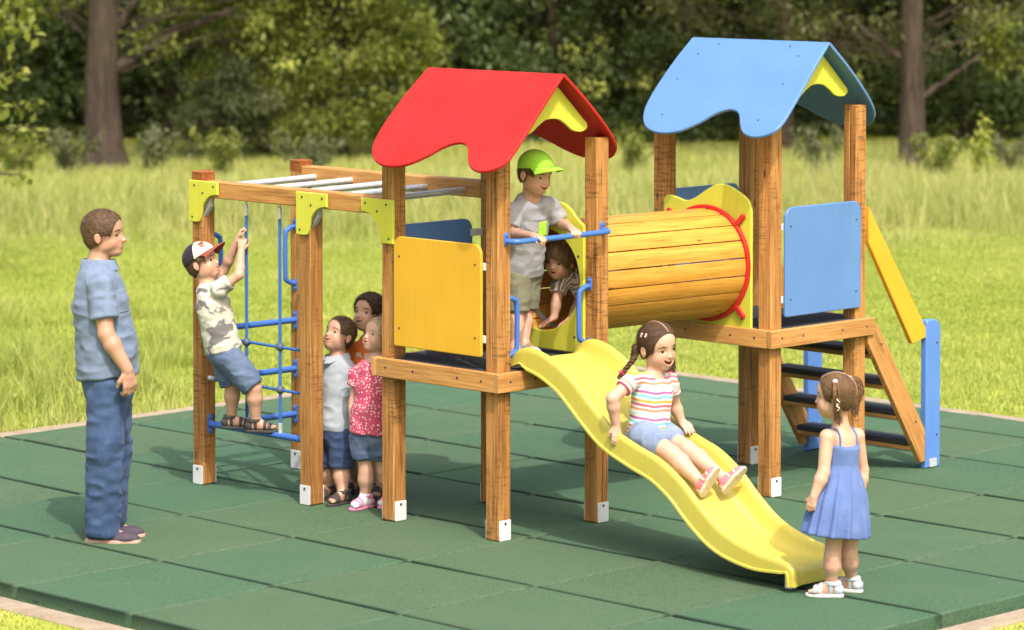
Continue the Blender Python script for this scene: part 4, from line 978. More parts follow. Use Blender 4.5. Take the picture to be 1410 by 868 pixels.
def face_parts(root, B, P, ax, H, iris, brow, gaze=(0, 0), mouth=0, squint=0, smile=.5, brows=True, es=1.0):
    f, s_, u = ax
    def surf(b, c):
        t = np.linspace(.62, .10, 130); pts = P(0, 0, 0)+(f*t[:, None]+s_*b+u*c)*H; d = B.sample(pts); i = np.argmax(d < 0); return pts[i]
    for q in (-1, 1):
        E = surf(q*.157, -.035); Wd = .074*H*es; Ht = (.039-.022*squint)*H*es; Re = .105*H; n_ = nrm(f*.93+s_*q*.30); sx = nrm(np.cross(u, n_)); uy = np.cross(n_, sx); cen = E-n_*(Re-.0105*H)
        nx_, ny_ = 17, 11; V = []; F = []; mi = []; g0, g1 = gaze[0]*.03*H, gaze[1]*.02*H
        def prof(a): up = Ht*(1-abs(a)**2.2)**.85; lo = -Ht*.72*(1-abs(a)**2.0)**.9; return lo, up
        for j in range(ny_):
            for i in range(nx_):
                a = i/(nx_-1)*2-1; lo, up = prof(min(abs(a), .999)*np.sign(a)); x = a*Wd; y = lo+(up-lo)*j/(ny_-1)+.006*H*a*q
                z = math.sqrt(max(Re*Re-x*x-y*y, 0)); V.append(cen+sx*x+uy*y+n_*z)
        for j in range(ny_-1):
            for i in range(nx_-1):
                x = ((i+.5)/(nx_-1)*2-1); lo, up = prof(x); y = lo+(up-lo)*(j+.5)/(ny_-1); r = math.hypot(x*Wd-g0, y-g1); F.append((j*nx_+i, j*nx_+i+1, (j+1)*nx_+i+1, (j+1)*nx_+i)); mi.append(2 if r < .017*H else (1 if r < .035*H else 0))
        me = bpy.data.meshes.new('eye'); me.from_pydata(V, [], F); o = link('eye', me, 'eye_white', root); me.materials.append(M[iris]); me.materials.append(M['pupil']); me.materials.append(M['lash']); me.polygons.foreach_set('material_index', mi); me.polygons.foreach_set('use_smooth', [True]*len(F))
        m = MB()
        for (sg, r_) in ((1, .0095), (-1, .004)):
            pts = []
            for a in np.linspace(-1, 1, 11):
                lo, up = prof(min(abs(a), .999)*np.sign(a)); x = a*Wd*1.03; y = (up if sg > 0 else lo)+.006*H*a*q; pts.append(cen+sx*x+uy*y+n_*(math.sqrt(max(Re*Re-x*x-y*y, 0))+.002*H))
            m.tube(pts, [r_*H*(.4+.6*(1-abs(t))) for t in np.linspace(-1, 1, 11)], 6)
        m.build('eyelash', 'lash', root, weld=False)
        if brows:
            pts = []
            for a in np.linspace(-1, 1, 8):
                e = surf(q*.157+a*.085, .062+.018*(1-a*a)-.012*(a*q > 0)*abs(a)); pts.append(e+f*.000*H)
            m = MB(); m.tube(pts, [.014*H*(.35+.65*(1-t*t)) for t in np.linspace(-1, 1, 8)], 6); o = m.build('eyebrow', brow, root, weld=False); fa = o.data.attributes.new('strand', 'FLOAT', 'POINT'); fa.data.foreach_set('value', [.3]*len(o.data.vertices))
    if mouth > 0:
        m = MB(); arc = [P(.350-.10*a*a*4*.25, a*.155, -.252+.030*smile*(a*2)**2*.6) for a in np.linspace(-.5, .5, 9)]; m.tube(arc, .014*H, 6); m.build('teeth', 'teeth', root, weld=False)
        if mouth > .5: m = MB(); m.ball(P(.30, 0, -.305-mouth*.06), .05*H, 8, (1, 1, .6)); m.build('tongue', 'tongue', root, weld=False)
def strand_attr(V, P, ax, H, c=(-.15, 0, .42), n=90, tw=.0):
    q = (V-P(*c))@ax.T/H; th = np.arctan2(q[:, 1], q[:, 0]); r = np.linalg.norm(q, axis=1)
    a = vnoise(np.c_[np.cos(th)*n/6+3, np.sin(th)*n/6+9, r*2.2]); b = vnoise(np.c_[np.cos(th)*n/2+3, np.sin(th)*n/2+9, r*4.2]); return np.clip(.5*a+.5*b+.0, 0, 1)
def hair(root, P, ax, H, style, mat, res=.0026, bulk=.035):
    f, s_, u = ax; G = Field(res); R = np.array([.435, .365, .375])+bulk
    G.ell(P(-.05, 0, .135), ax, R*H, 0)
    if style == 'short':
        G.ell(P(-.14, 0, -.03), ax, np.array([.325, .335, .36])*H, .05*H)
        G.ell(P(.49, 0, -.16), ax, np.array([.34, .50, .51])*H, .04*H, 's')
        for q in (-1, 1): G.ell(P(.17, q*.40, -.26), ax, np.array([.31, .20, .275])*H, .03*H, 's'); G.ell(P(-.05, q*.42, -.09), ax, np.array([.095, .12, .145])*H, .02*H, 's')
        G.cut(P(-.3, 0, -.31), -u*.9+f*.45)
    elif style == 'fringe':
        G.ell(P(-.10, 0, -.05), ax, np.array([.40, .40, .40])*H, .06*H); G.ell(P(.50, 0, -.24), ax, np.array([.36, .44, .385])*H, .03*H, 's')
        for q in (-1, 1): G.ell(P(.06, q*.42, -.25), ax, np.array([.2, .14, .22])*H, .02*H, 's')
        G.cut(P(-.3, 0, -.38), -u)
    elif style == 'pulled':
        G.ell(P(-.14, 0, -.02), ax, np.array([.33, .345, .36])*H, .05*H); G.ell(P(.49, 0, -.15), ax, np.array([.36, .52, .545])*H, .05*H, 's')
        for q in (-1, 1): G.ell(P(.10, q*.42, -.22), ax, np.array([.20, .15, .24])*H, .02*H, 's'); G.ell(P(-.02, q*.42, -.09), ax, np.array([.085, .11, .14])*H, .02*H, 's')
        G.cut(P(-.3, 0, -.33), -u*.9+f*.42)
        m = MB(); m.tube([P(-.05+(.437+bulk)*math.cos(q), .02, .135+(.377+bulk)*math.sin(q)) for q in np.linspace(RAD(40), RAD(196), 22)], .0085*H, 6); m.build('hair_parting', 'skin_fair', root, weld=False)
    G.evaluate(); V, F = G.mesh(); V = relax(V, F, 1, .4); N = vnormals(V, F); t = strand_attr(V, P, ax, H)
    if style == 'short': q = (V-P(0, 0, 0))@ax.T/H; q = q+.05*np.sin(q[:, ::-1]*17); t = np.clip(.5*vnoise(q*np.array([7, 22, 15])+3)+.5*vnoise(q*np.array([18, 60, 44])), 0, 1)
    V = V+N*((t-.5)*H*{'short': .034 if bulk > .04 else .012, 'fringe': .035, 'pulled': .009}[style])[:, None]
    # fine loose strands lying over the mass
    r = np.random.default_rng(int(abs(H*1e4))+len(V)); N = vnormals(V, F); n = {'short': 4600, 'fringe': 3200, 'pulled': 3400}[style]; ok = np.arange(len(V)); ok = ok[((V-P(0, 0, 0))@ax.T/H)[:, 2] < .08] if bulk == .010 else ok; ii = r.choice(ok, n); p = V[ii]; nn = N[ii]; q = (p-P(0, 0, 0))@ax.T/H
    if style == 'short': fl = ax[0]*(.55*(q[:, :1] > -.2)+.1)-ax[2]*(1.15-1.3*np.clip(q[:, 2:], 0, .5))+r.normal(size=(n, 3))*.45; ln = (.05 if bulk < .03 else .085)*H*(.6+.8*r.random(n))
    elif style == 'fringe': fl = (p-P(-.12, 0, .6))+r.normal(size=(n, 3))*.02; ln = .16*H*(.5+r.random(n))
    else: fl = (P(0, 0, 0)+(ax[0]*-.34+ax[2]*.02)*H)+ax[1]*(np.sign(q[:, 1:2])*.40*H)-p+r.normal(size=(n, 3))*.012; ln = .22*H*(.5+r.random(n))
    fl = fl-nn*(fl*nn).sum(1)[:, None]; fl /= np.linalg.norm(fl, axis=1)[:, None]+1e-9; sd = np.cross(fl, nn); R_ = .42*H; lift = (.003+.008*r.random(n)**3)*(1.0 if style == 'short' else .5); rows = []
    for k in range(5):
        f_ = k/4; x = ln*f_; c = p+fl*x[:, None]+nn*(.0008-x*x/(2*R_)+lift*f_*f_)[:, None]; wv = (.0007*(1-.8*f_)); rows += [c-sd*wv, c+sd*wv]
    SV = np.stack(rows, 1).reshape(-1, 3); bs = np.arange(n)[:, None]*10+len(V); SF = np.concatenate([bs+np.array([2*k, 2*k+1, 2*k+3, 2*k+2]) for k in range(4)], 1).reshape(-1, 4)
    V = np.concatenate([V, SV]); F = np.concatenate([F, SF]); t = np.concatenate([t, np.repeat(np.clip(r.normal(.55, .28, n), 0, 1), 10)])
    return skin_obj('hair', V, F, mat, root, {'strand': t})
def hand(B, wr, d, n_, L, curl=.5, spread=.12, thumb=1, side=1, k=.006, grip=None):
    """palm and five fingers: wr wrist, d pointing direction, n_ palm normal (the way fingers curl); side=+1 thumb on cross(d, n_) side"""
    d = nrm(d); n_ = np.array(n_, float); n_ = nrm(n_-d*(n_@d)); x = np.cross(d, n_)*side; wr = np.array(wr, float)
    B.ell(wr+d*L*.27, np.array([d, x, n_]), (L*.30, L*.215, L*.105), k*1.6); B.rc(wr-d*L*.06, wr+d*L*.20, L*.125, L*.14, k*2)
    for i, (o, ln) in enumerate(((.165, .44), (.055, .50), (-.055, .465), (-.16, .37))):
        b = wr+d*L*(.50-.03*abs(i-1.2))+x*L*o; dd = nrm(d+x*o*spread*4); a = curl*(.85+.1*i); p = b; r0 = L*.066
        B.rc(p-dd*L*.12, p, r0*1.05, r0*1.05, k)
        for j, sl in enumerate((.42, .33, .25)):
            ang = a*(.55+.55*j) if grip is None else a*(.8+.4*j); dd2 = dd*math.cos(ang)+n_*math.sin(ang); q = p+dd2*L*ln*sl; B.rc(p, q, r0*(1-.1*j), r0*(.92-.12*j), k*.5); p = q; dd = nrm(dd2); n_2 = n_
            n_ = nrm(n_-dd*(n_@dd)) if abs(n_@dd) < .99 else n_
        n_ = nrm(np.cross(x*side, d))*(1 if np.cross(x*side, d)@n_2 >= 0 else 1); n_ = nrm(np.cross(np.cross(d, n_), d)) if abs(n_@d) < .99 else n_
    n_ = np.cross(x*side, d)
    b = wr+d*L*.16+x*L*.15; t1 = nrm(d*.75+x*.75*thumb+n_*.35); p1 = b+t1*L*.20; t2 = nrm(d*.9+x*.25*thumb+n_*(.35+.3*curl)); p2 = p1+t2*L*.19
    B.rc(b, p1, L*.085, L*.068, k); B.rc(p1, p2, L*.066, L*.052, k*.5)
def limb(B, a, b, c, ra, rb, rc_, bul=.0, k=.015):
    B.rc(a, b, ra, rb, k); m_ = np.array(b)+(np.array(c)-np.array(b))*.30; B.rc(b, m_, rb, rb*(1+bul), k); B.rc(m_, c, rb*(1+bul), rc_, k)
def foot(B, ank, d, L, up=np.array([0, 0, 1.]), h_=.055, k=.012, toes=True):
    d = nrm(d); ank = np.array(ank, float); side = np.cross(up, d); heel = ank-d*L*.20-up*(h_-.022); ball_ = ank+d*L*.46-up*(h_-.018); toe = ank+d*L*.66-up*(h_-.014)
    B.rc(ank, heel, .026, .024, k); B.rc(ank, ball_, .027, .019, k); B.rc(heel, ball_, .023, .020, k)
    if not toes: return
    for i, o in enumerate((.55, .25, 0, -.25, -.48)): B.rc(ball_+side*o*L*.24, ball_+d*L*(.22-.035*i)+side*o*L*.26-up*.004, .012, (.0105 if i == 0 else .0082), .006)
    B.rc(ball_-side*L*.10, ball_+side*L*.11, .017, .017, k)
    return heel, ball_, toe, side
def sandal(root, ank, d, L, mats, up=np.array([0, 0, 1.]), h_=.055, straps=((.02, .018), (.36, .022), (.52, .02)), ankle_strap=True, res=.0032, W=.040):
    """sole under the foot and straps over it"""
    d = nrm(d); ank = np.array(ank, float); side = np.cross(up, d); F0 = Field(res); foot(F0, ank, d, L, up, h_); st = Field(res)
    c0, c1, c2 = ank-d*L*.22-up*(h_+.006), ank+d*L*.40-up*(h_+.006), ank+d*L*.66-up*(h_+.006)
    G = Field(res); A = np.array([d, side, up])
    G.rc(c0, c1, W*.80, W*1.02, .01); G.rc(c1, c2, W*1.02, W*.78, .01); G.cut(ank-up*(h_-.002), up); G.cut(ank-up*(h_+.014), -up); G.evaluate(); V, F = G.mesh(); V = relax(V, F, 1); skin_obj('sole', V, F, mats[1], root)
    infl = Field(res)
    for (o, fn, l, h2, k) in F0.ops: infl.ops.append((o, (lambda p, fn=fn: fn(p)-.0042), l-.005, h2+.005, k))
    outs = []
    for (p, wd) in straps:
        Q = Field(res); Q.ops = list(infl.ops); c = ank+d*L*p; Q.cut(c+d*wd/2, d); Q.cut(c-d*wd/2, -d); Q.cut(ank-up*(h_-.001), -up)
        if p < .2: Q.cut(ank+up*.028, up)
        Q.evaluate(); outs.append(Q.mesh())
    if ankle_strap:
        Q = Field(res); Q.rc(ank+up*.030, ank-up*.03, .034, .036, .01); Q.rc(ank-d*.01+up*.02, ank-d*.02-up*.02, .034, .034, .01); Q.cut(ank+up*.016, up); Q.cut(ank-up*.004, -up); Q.evaluate(); outs.append(Q.mesh())
        Q = Field(res); Q.ops = list(infl.ops); Q.cut(ank-d*L*.10, d); Q.cut(ank-up*(h_-.001), -up); Q.cut(ank+up*.012, up); Q.evaluate(); outs.append(Q.mesh())
    for V, F in outs:
        if len(F): skin_obj('strap', relax(V, F, 1), F, mats[0], root)
def shoe(root, ank, d, L, mats, up=np.array([0, 0, 1.]), h_=.06, res=.0032, W=.042, top=.02):
    d = nrm(d); ank = np.array(ank, float); side = np.cross(up, d); b = -up*h_
    G = Field(res); A = np.array([d, side, up]); G.ell(ank-d*L*.02+b*.35, A, (L*.28, W*.95, h_*.95), .02); G.ell(ank+d*L*.38+b*.72, A, (L*.34, W*1.05, h_*.62), .03); G.cut(ank+up*top, up); G.cut(ank+b*.80, -up); G.evaluate(); V, F = G.mesh(); skin_obj('shoe', relax(V, F, 2), F, mats[0], root)
    G = Field(res); G.rc(ank-d*L*.18+b, ank+d*L*.30+b, W*.90, W*1.05, .01); G.rc(ank+d*L*.30+b, ank+d*L*.60+b, W*1.05, W*.78, .01); G.cut(ank+b*.76, up); G.cut(ank+b*1.12, -up); G.evaluate(); V, F = G.mesh(); skin_obj('sole', relax(V, F, 1), F, mats[1], root)
class Person:
    def __init__(s, label, base, depth=None, res=.0042, skin='skin_fair', group=None):
        s.base = np.array(base, float); s.D0 = float((s.base-CAM)@FWD) if depth is None else depth; s.res = res; s.B = Field(res); s.label = label; s.skin = skin; s.cl = []; s.late = []
    def J(s, px, py, w_=0): return at_depth(px, py, s.D0+w_)-s.base
    def finish(s, P=None, ax=None, H=1, mouth=0, extra=None):
        s.B.evaluate(); V, F = s.B.mesh(); V = relax(V, F, 1, .35); at = face_attrs(V, P, ax, H, mouth, getattr(s, 'smile', .4))
        o = skin_obj('person', V, F, s.skin, None, at); o.location = s.base; tag(o, s.label, 'person'); s.root = o; return o
    def wear(s, name, G, mat, fold=None, attrs=None, label=None):
        if not hasattr(G, 'D'): G.evaluate()
        V, F = G.mesh(); V = relax(V, F, 2, .5)
        V0 = V
        if fold: V = folds(V, F, *fold)
        o = skin_obj(name, V, F, mat, s.root, attrs(V0) if attrs else None)
        if label: o['label'] = label
        return o
Rr = lambda a, b, c: vw(a, b, c)       # direction in right / away / up
UPZ = np.array([0, 0, 1.])
def fdir(deg, pitch=0):
    """facing: 0 = towards the camera, +90 = image right, -90 = image left, 180 = away; pitch up in degrees"""
    a = RAD(deg); c = math.cos(RAD(pitch)); return vw(math.sin(a)*c, -math.cos(a)*c, math.sin(RAD(pitch)))
def upof(f, roll=0):
    s_ = nrm(np.cross(UPZ, f)); u = np.cross(f, s_); return u*math.cos(RAD(roll))+s_*math.sin(RAD(roll))
def loose(a, n=0): return a
# ------------------------------------------------------------------ girl coming down the slide
def girl_slide():
    b = np.array([.35, -.86, .62]); p = Person('girl with braids in a striped top laughing as she rides down the yellow slide', b, skin='skin_fair'); J = p.J; B = p.B
    f = fdir(40, -6); u = upof(f, -6); H = .247; C = J(906, 477, 0)
    P, ax = head_field(B, C, f, u, H, True, mouth=.62, smile=1.25)
    tf = fdir(42, 0); ts = nrm(np.cross(UPZ, tf))   # ts: her left (image right / away)
    neck = J(901, 513, .0); pel = J(893, 596, .02); chest = neck*.66+pel*.34; t = nrm(neck-pel); side = nrm(ts-t*(ts@t)); fr = np.cross(side, t)
    TA = np.array([side, fr, t])
    B.rc(P(-.10, 0, -.28), neck, .042, .045, .02); B.ell(chest, TA, (.098, .072, .105), .03); B.ell(pel*.72+neck*.28, TA, (.092, .075, .10), .03); B.ell(pel, TA, (.100, .082, .075), .03)
    shR, shL = J(872, 523, -.085), J(922, 524, .085); B.rc(shR, shL, .036, .036, .03)
    elR, wrR = J(843, 549, -.17), J(848, 586, -.13); elL, wrL = J(929, 558, .16), J(938, 580, .155)
    limb(B, shR, elR, wrR, .039, .031, .0235, .06); limb(B, shL, elL, wrL, .038, .030, .0235, .06)
    hand(B, wrR, nrm(J(850, 612, -.16)-wrR), nrm(-vw(.2, -1, .3)*1), .118, .45, .16, 1, -1)
    hand(B, wrL, nrm(J(949, 592, .10)-wrL), vw(.2, .3, -1), .112, .25, .16, 1, 1)
    hpR, hpL = J(886, 600, -.07), J(906, 596, .06); knR, knL = J(925, 626, -.20), J(946, 619, -.095); anR, anL = J(964, 664, -.32), J(997, 660, -.25)
    limb(B, hpR, knR, anR, .062, .046, .029, .06, .02); limb(B, hpL, knL, anL, .062, .046, .029, .06, .02)
    fdR = nrm(J(989, 651, -.40)-J(969, 686, -.38)); fdL = nrm(J(1033, 645, -.29)-J(1001, 681, -.30))
    foot(B, anR, nrm(fdR), .155, nrm(nrm(knR-anR)*.9+fdR*-.1), .05, toes=False); foot(B, anL, nrm(fdL), .155, nrm(nrm(knL-anL)*.9), .05, toes=False)
    p.smile = 1.25; r = p.finish(P, ax, H, .62)
    face_parts(r, B, P, ax, H, 'iris_brown', 'hair_brown', (.2, -.2), .62, .6, 1.25)
    # striped tee
    G = Field(.0042); G.ell(chest, TA, (.112, .086, .118), .03); G.cone(pel-t*.020, chest+t*.02, side, (.122, .100), (.108, .086), .03, rnd=.01); G.rc(shR*.9+shL*.1, shL*.9+shR*.1, .038, .038, .03)
    sR = shR+(elR-shR)*.50; sL = shL+(elL-shL)*.50; G.cone(shR-(elR-shR)*.15, sR, t, (.040, .040), (.049, .047), .02); G.cone(shL-(elL-shL)*.15, sL, t, (.040, .040), (.047, .046), .02)
    nc = neck+t*.012+fr*.03; G.ell(nc, TA, (.066, .058, .046), .012, 's'); 
    def pat(V):
        v = (V-pel)@t; aR = nrm(elR-shR); aL = nrm(elL-shL); dR = (V-shR)@aR; dL = (V-shL)@aL
        rR = np.linalg.norm(V-shR-aR*np.clip(dR, 0, 1)[:, None], axis=1); rL = np.linalg.norm(V-shL-aL*np.clip(dL, 0, 1)[:, None], axis=1)
        o = v.copy(); m1 = (dR > .02) & (rR < .060); o[m1] = .5+dR[m1]; m2 = (dL > .02) & (rL < .058); o[m2] = .5+dL[m2]; return {'pat': o+.003*np.sin(V[:, 0]*60)}
    p.wear('striped_tee', G, 'stripe_cloth', (.0055, (14, 14, 22), 3), pat)
    G = Field(.0042); G.ell(pel-t*.015, TA, (.126, .108, .088), .02); mR = hpR+(knR-hpR)*.58; mL = hpL+(knL-hpL)*.58
    G.rc(hpR, hpR+(mR-hpR)*.7, .079, .072, .02); G.rc(hpL, hpL+(mL-hpL)*.7, .079, .072, .02); G.cone(hpR-(knR-hpR)*.1, mR, t, (.080, .080), (.068, .070), .02); G.cone(hpL-(knL-hpL)*.1, mL, t, (.080, .080), (.068, .070), .02); p.wear('denim_shorts', G, 'denim_light', (.004, (20, 20, 20), 5))
    hair(r, P, ax, H, 'pulled', 'hair_brown', bulk=.018)
    # braids
    for (a, e, mid) in (((-.36, -.30, -.02), J(852, 521, .03), J(872, 495, .02)), ((-.36, .30, -.06), J(926, 520, .16), J(925, 500, .16))):
        A_ = P(*a); pts = smooth_loop([A_, (A_+mid)/2+0*mid, mid, (mid+e)/2, e], 8, False); m = MB()
        for str_ in range(3):
            q = []
            for i, c in enumerate(pts):
                ph = i*.75+str_*2.094; tt = nrm(np.array(pts[min(i+1, len(pts)-1)])-np.array(pts[max(i-1, 0)])); xx = nrm(np.cross(tt, UPZ)); yy = np.cross(tt, xx); w_ = .013*(1-.45*i/len(pts)); q.append(np.array(c)+xx*math.sin(ph)*w_+yy*math.sin(2*ph)*w_*.55)
            m.tube(q, list(np.linspace(.0155, .009, len(q))), 8)
        o = m.build('braid', 'hair_brown', r, weld=False, angle=180); fa = o.data.attributes.new('strand', 'FLOAT', 'POINT'); fa.data.foreach_set('value', np.random.default_rng(3).random(len(o.data.vertices)).astype(np.float32)*.6+.1)
        m = MB(); c = np.array(pts[-6]); tt = nrm(np.array(pts[-5])-np.array(pts[-7])); m.tube([c-tt*.006, c+tt*.006], .0165, 10); m.ball(c+vw(-.012, -.012, .004), .012, 6, (1, 1, .7)); m.build('hair_tie', 'hair_tie_pink', r)
    for (a, c) in (((-.13, -.372, .25), (-.10, -.362, .33)), ((.0, -.365, .27), (.02, -.34, .345))):
        m = MB(); m.tube([P(*a), P(*c)], .0055, 8); m.build('hair_clip', 'clip_pink', r)
    for an, fd, kn in ((anR, fdR, knR), (anL, fdL, knL)):
        up = nrm(nrm(kn-an)-fd*(nrm(kn-an)@fd)); shoe(r, an, fd, .158, ('shoe_rose', 'sole_cream'), up, .050, W=.036, top=.006)
        for q in (.18, .40):
            G = Field(.0032); A = np.array([fd, np.cross(up, fd), up]); G.ell(an-fd*.158*.02-up*.0175, A, (.158*.28+.003, .037, .0505), .02); G.ell(an+fd*.158*.38-up*.036, A, (.158*.34+.003, .041, .034), .03); G.cut(an+fd*.158*(q+.045), fd); G.cut(an+fd*.158*(q-.045), -fd); G.cut(an-up*.036, -up); G.cut(an+up*.004, up); G.evaluate(); V, F = G.mesh(); skin_obj('strap', relax(V, F, 1), F, 'sole_cream', r)
girl_slide()
def on_x(px, py, X): v = ray_dir(px, py); return CAM+v*((X-CAM[0])/v[0])
def on_y(px, py, Y): v = ray_dir(px, py); return CAM+v*((Y-CAM[1])/v[1])
def figure(label, base, sp):
    """one standing or climbing figure from a dictionary of joints (picture position plus depth) and clothes"""
    p = Person(label, base, res=sp.get('res', .0042), skin=sp.get('skin', 'skin_light')); B = p.B
    J = lambda q: np.array(q[1:])-p.base if q[0] == 'W' else p.J(*q)
    k = sp.get('k', 1.0); ar, lg = sp.get('arm', .034)*k, sp.get('leg', .056)*k; tw, td = sp['torso']
    hd = sp['head']; H = hd['H']; f = fdir(hd['face'], hd.get('pitch', 0)); u = upof(f, hd.get('roll', 0)); C = J(hd['at']); mouth, smile = hd.get('mouth', 0), hd.get('smile', .4)
    P, ax = head_field(B, C, f, u, H, sp.get('kid', True), mouth, smile)
    tf = fdir(sp['face']); neck, pel = J(sp['neck']), J(sp['pel']); t = nrm(neck-pel); side = np.cross(UPZ, tf); side = nrm(side-t*(side@t)); fr = np.cross(side, t); TA = np.array([side, fr, t]); L = np.linalg.norm(neck-pel)
    nb = neck; B.rc(P(-.10, 0, -.28), nb+t*.01, sp.get('neckr', .043)*k, sp.get('neckr', .043)*1.08*k, .02)
    chest = neck*.66+pel*.34+fr*sp.get('lean', 0)
    B.ell(chest, TA, (tw, td, L*.42), .03); B.ell(pel*.62+neck*.38, TA, (tw*.92, td*1.02, L*.40), .03); B.ell(pel, TA, (tw*1.0, td*1.08, L*.30), .03)
    jt = {}
    for s_, sg in (('R', -1), ('L', 1)):
        sh, el, wr, hn = [J(q) for q in sp['arm'+s_][:4]]; opt = sp['arm'+s_][4] if len(sp['arm'+s_]) > 4 else {}
        B.rc(sh*.98+neck*.02, chest+t*L*.18, ar*1.05, ar*1.2, .03); limb(B, sh, el, wr, ar*1.08, ar*.86, ar*.64, .08)
        d = nrm(hn-wr); n_ = np.array(opt.get('n', -side*sg*1.0), float); hand(B, wr, d, n_, sp.get('hand', .115)*k, opt.get('curl', .5), .14, 1, opt.get('thumb', 1 if sg > 0 else -1))
        hp, kn = J(sp['leg'+s_][0]), J(sp['leg'+s_][1]); g = sp['leg'+s_][2]; h_ = .050*k
        an = J(g[1]) if g[0] == 'J' else on_z(g[1], g[2], g[3] if len(g) > 3 else 0)-p.base+UPZ*(h_+.014)
        limb(B, hp, kn, an, lg*1.08, lg*.78, lg*.50, .08, .02); fd = fdir(sp['foot'][0 if s_ == 'R' else 1]); fl = sp.get('footlen', .15)
        foot(B, an, fd, fl, UPZ, h_, toes=sp['wear'][0] == 'sandal'); jt[s_] = (sh, el, wr, hp, kn, an, fd)
    if sp.get('tweak'): sp['tweak'](p, B, locals())
    p.smile = smile; r = p.finish(P, ax, H, mouth)
    face_parts(r, B, P, ax, H, hd.get('iris', 'iris_brown'), hd.get('brow', 'hair_brown'), hd.get('gaze', (0, 0)), mouth, hd.get('squint', .25), smile, True, 1.0 if sp.get('kid', True) else .78)
    if hd.get('hair'): hair(r, P, ax, H, *hd['hair'])
    sh_ = sp.get('shirt')
    if sh_:
        G = Field(p.res); e = sh_.get('ease', .012); dn = sh_.get('drop', .02); fl = sh_.get('flare', .018)
        G.ell(chest, TA, (tw+e, td+e, L*.44), .03); G.cone(pel-t*dn, chest+t*L*.05, side, (tw+e+fl, td*1.06+e+fl), (tw+e, td+e), .03, rnd=.01)
        if sh_.get('belly'): G.ell(pel*.72+neck*.28+fr*sh_['belly'][0], TA, (tw+e, td+e+sh_['belly'][1], L*.34), .03)
        for s_ in 'RL':
            sh, el = jt[s_][:2]; q = sh+(el-sh)*sh_.get('sleeve', .52); w0 = ar*1.08+.011; w1 = ar+sh_.get('cuff', .014)
            G.rc(sh, chest+t*L*.20, w0, ar*1.2+.016, .03); G.cone(sh-(el-sh)*.08, q, t if abs(nrm(el-sh)@t) < .9 else fr, (w0, w0), (w1, w1*.98), .02, rnd=.006)
        G.ell(neck+t*.016+fr*sh_.get('neck', (.02, .055))[0], TA, (sh_.get('neck', (.02, .055))[1]*1.05, sh_.get('neck', (.02, .055))[1], .042), .012, 's')
        p.shirt = G; p.fold = (sh_.get('fold', .009), (11, 11, 17), sp.get('seed', 1), None)
        o = p.wear(sh_['name'], G, sh_['mat'], p.fold, sh_.get('attrs') and (lambda V: sh_['attrs'](V, pel, t)))
    so = sp.get('shorts')
    if so:
        G = Field(p.res); e = so.get('ease', .014); G.ell(pel-t*.012, TA, (tw*1.0+e, td*1.08+e, L*.30+.004), .02); G.cut(pel+t*so.get('top', .05), t)
        for s_ in 'RL':
            sh, el, wr, hp, kn, an, fd = jt[s_]
            if so['len'] <= 1: q = hp+(kn-hp)*so['len']; G.rc(hp, hp+(q-hp)*.6, lg*1.10+e, lg*1.06+e, .02); G.cone(hp-(kn-hp)*.12, q, side, (lg*1.12+e, lg*1.12+e), (lg*so.get('hem', 1.0)+e, lg*so.get('hem', 1.0)+e), .02, rnd=.006)
            else:
                G.cone(hp-(kn-hp)*.12, kn, side, (lg*1.12+e, lg*1.15+e), (lg*.92+e, lg*.95+e), .025, rnd=.02); q = an+(kn-an)*.02-UPZ*.028; G.cone(kn+(hp-kn)*.06, q, side, (lg*.90+e, lg*.95+e), (lg*.80+e, lg*.98+e), .02, rnd=.008)
        p.wear(so['name'], G, so['mat'], (so.get('fold', .006), so.get('freq', (14, 14, 20)), sp.get('seed', 1)+3))
    for s_ in 'RL':
        an, fd = jt[s_][5], jt[s_][6]; h_ = .050*k; w_ = sp.get('footlen', .15)
        if sp['wear'][0] == 'sandal': sandal(r, an, fd, w_, sp['wear'][1], UPZ, h_, W=.034*k)
        else: shoe(r, an, fd, w_, sp['wear'][1], UPZ, h_+.012, W=sp.get('shoew', .036), top=.012)
    return p, r, P, ax, H, jt, dict(neck=neck, pel=pel, chest=chest, t=t, side=side, fr=fr, TA=TA, L=L, tw=tw, td=td)
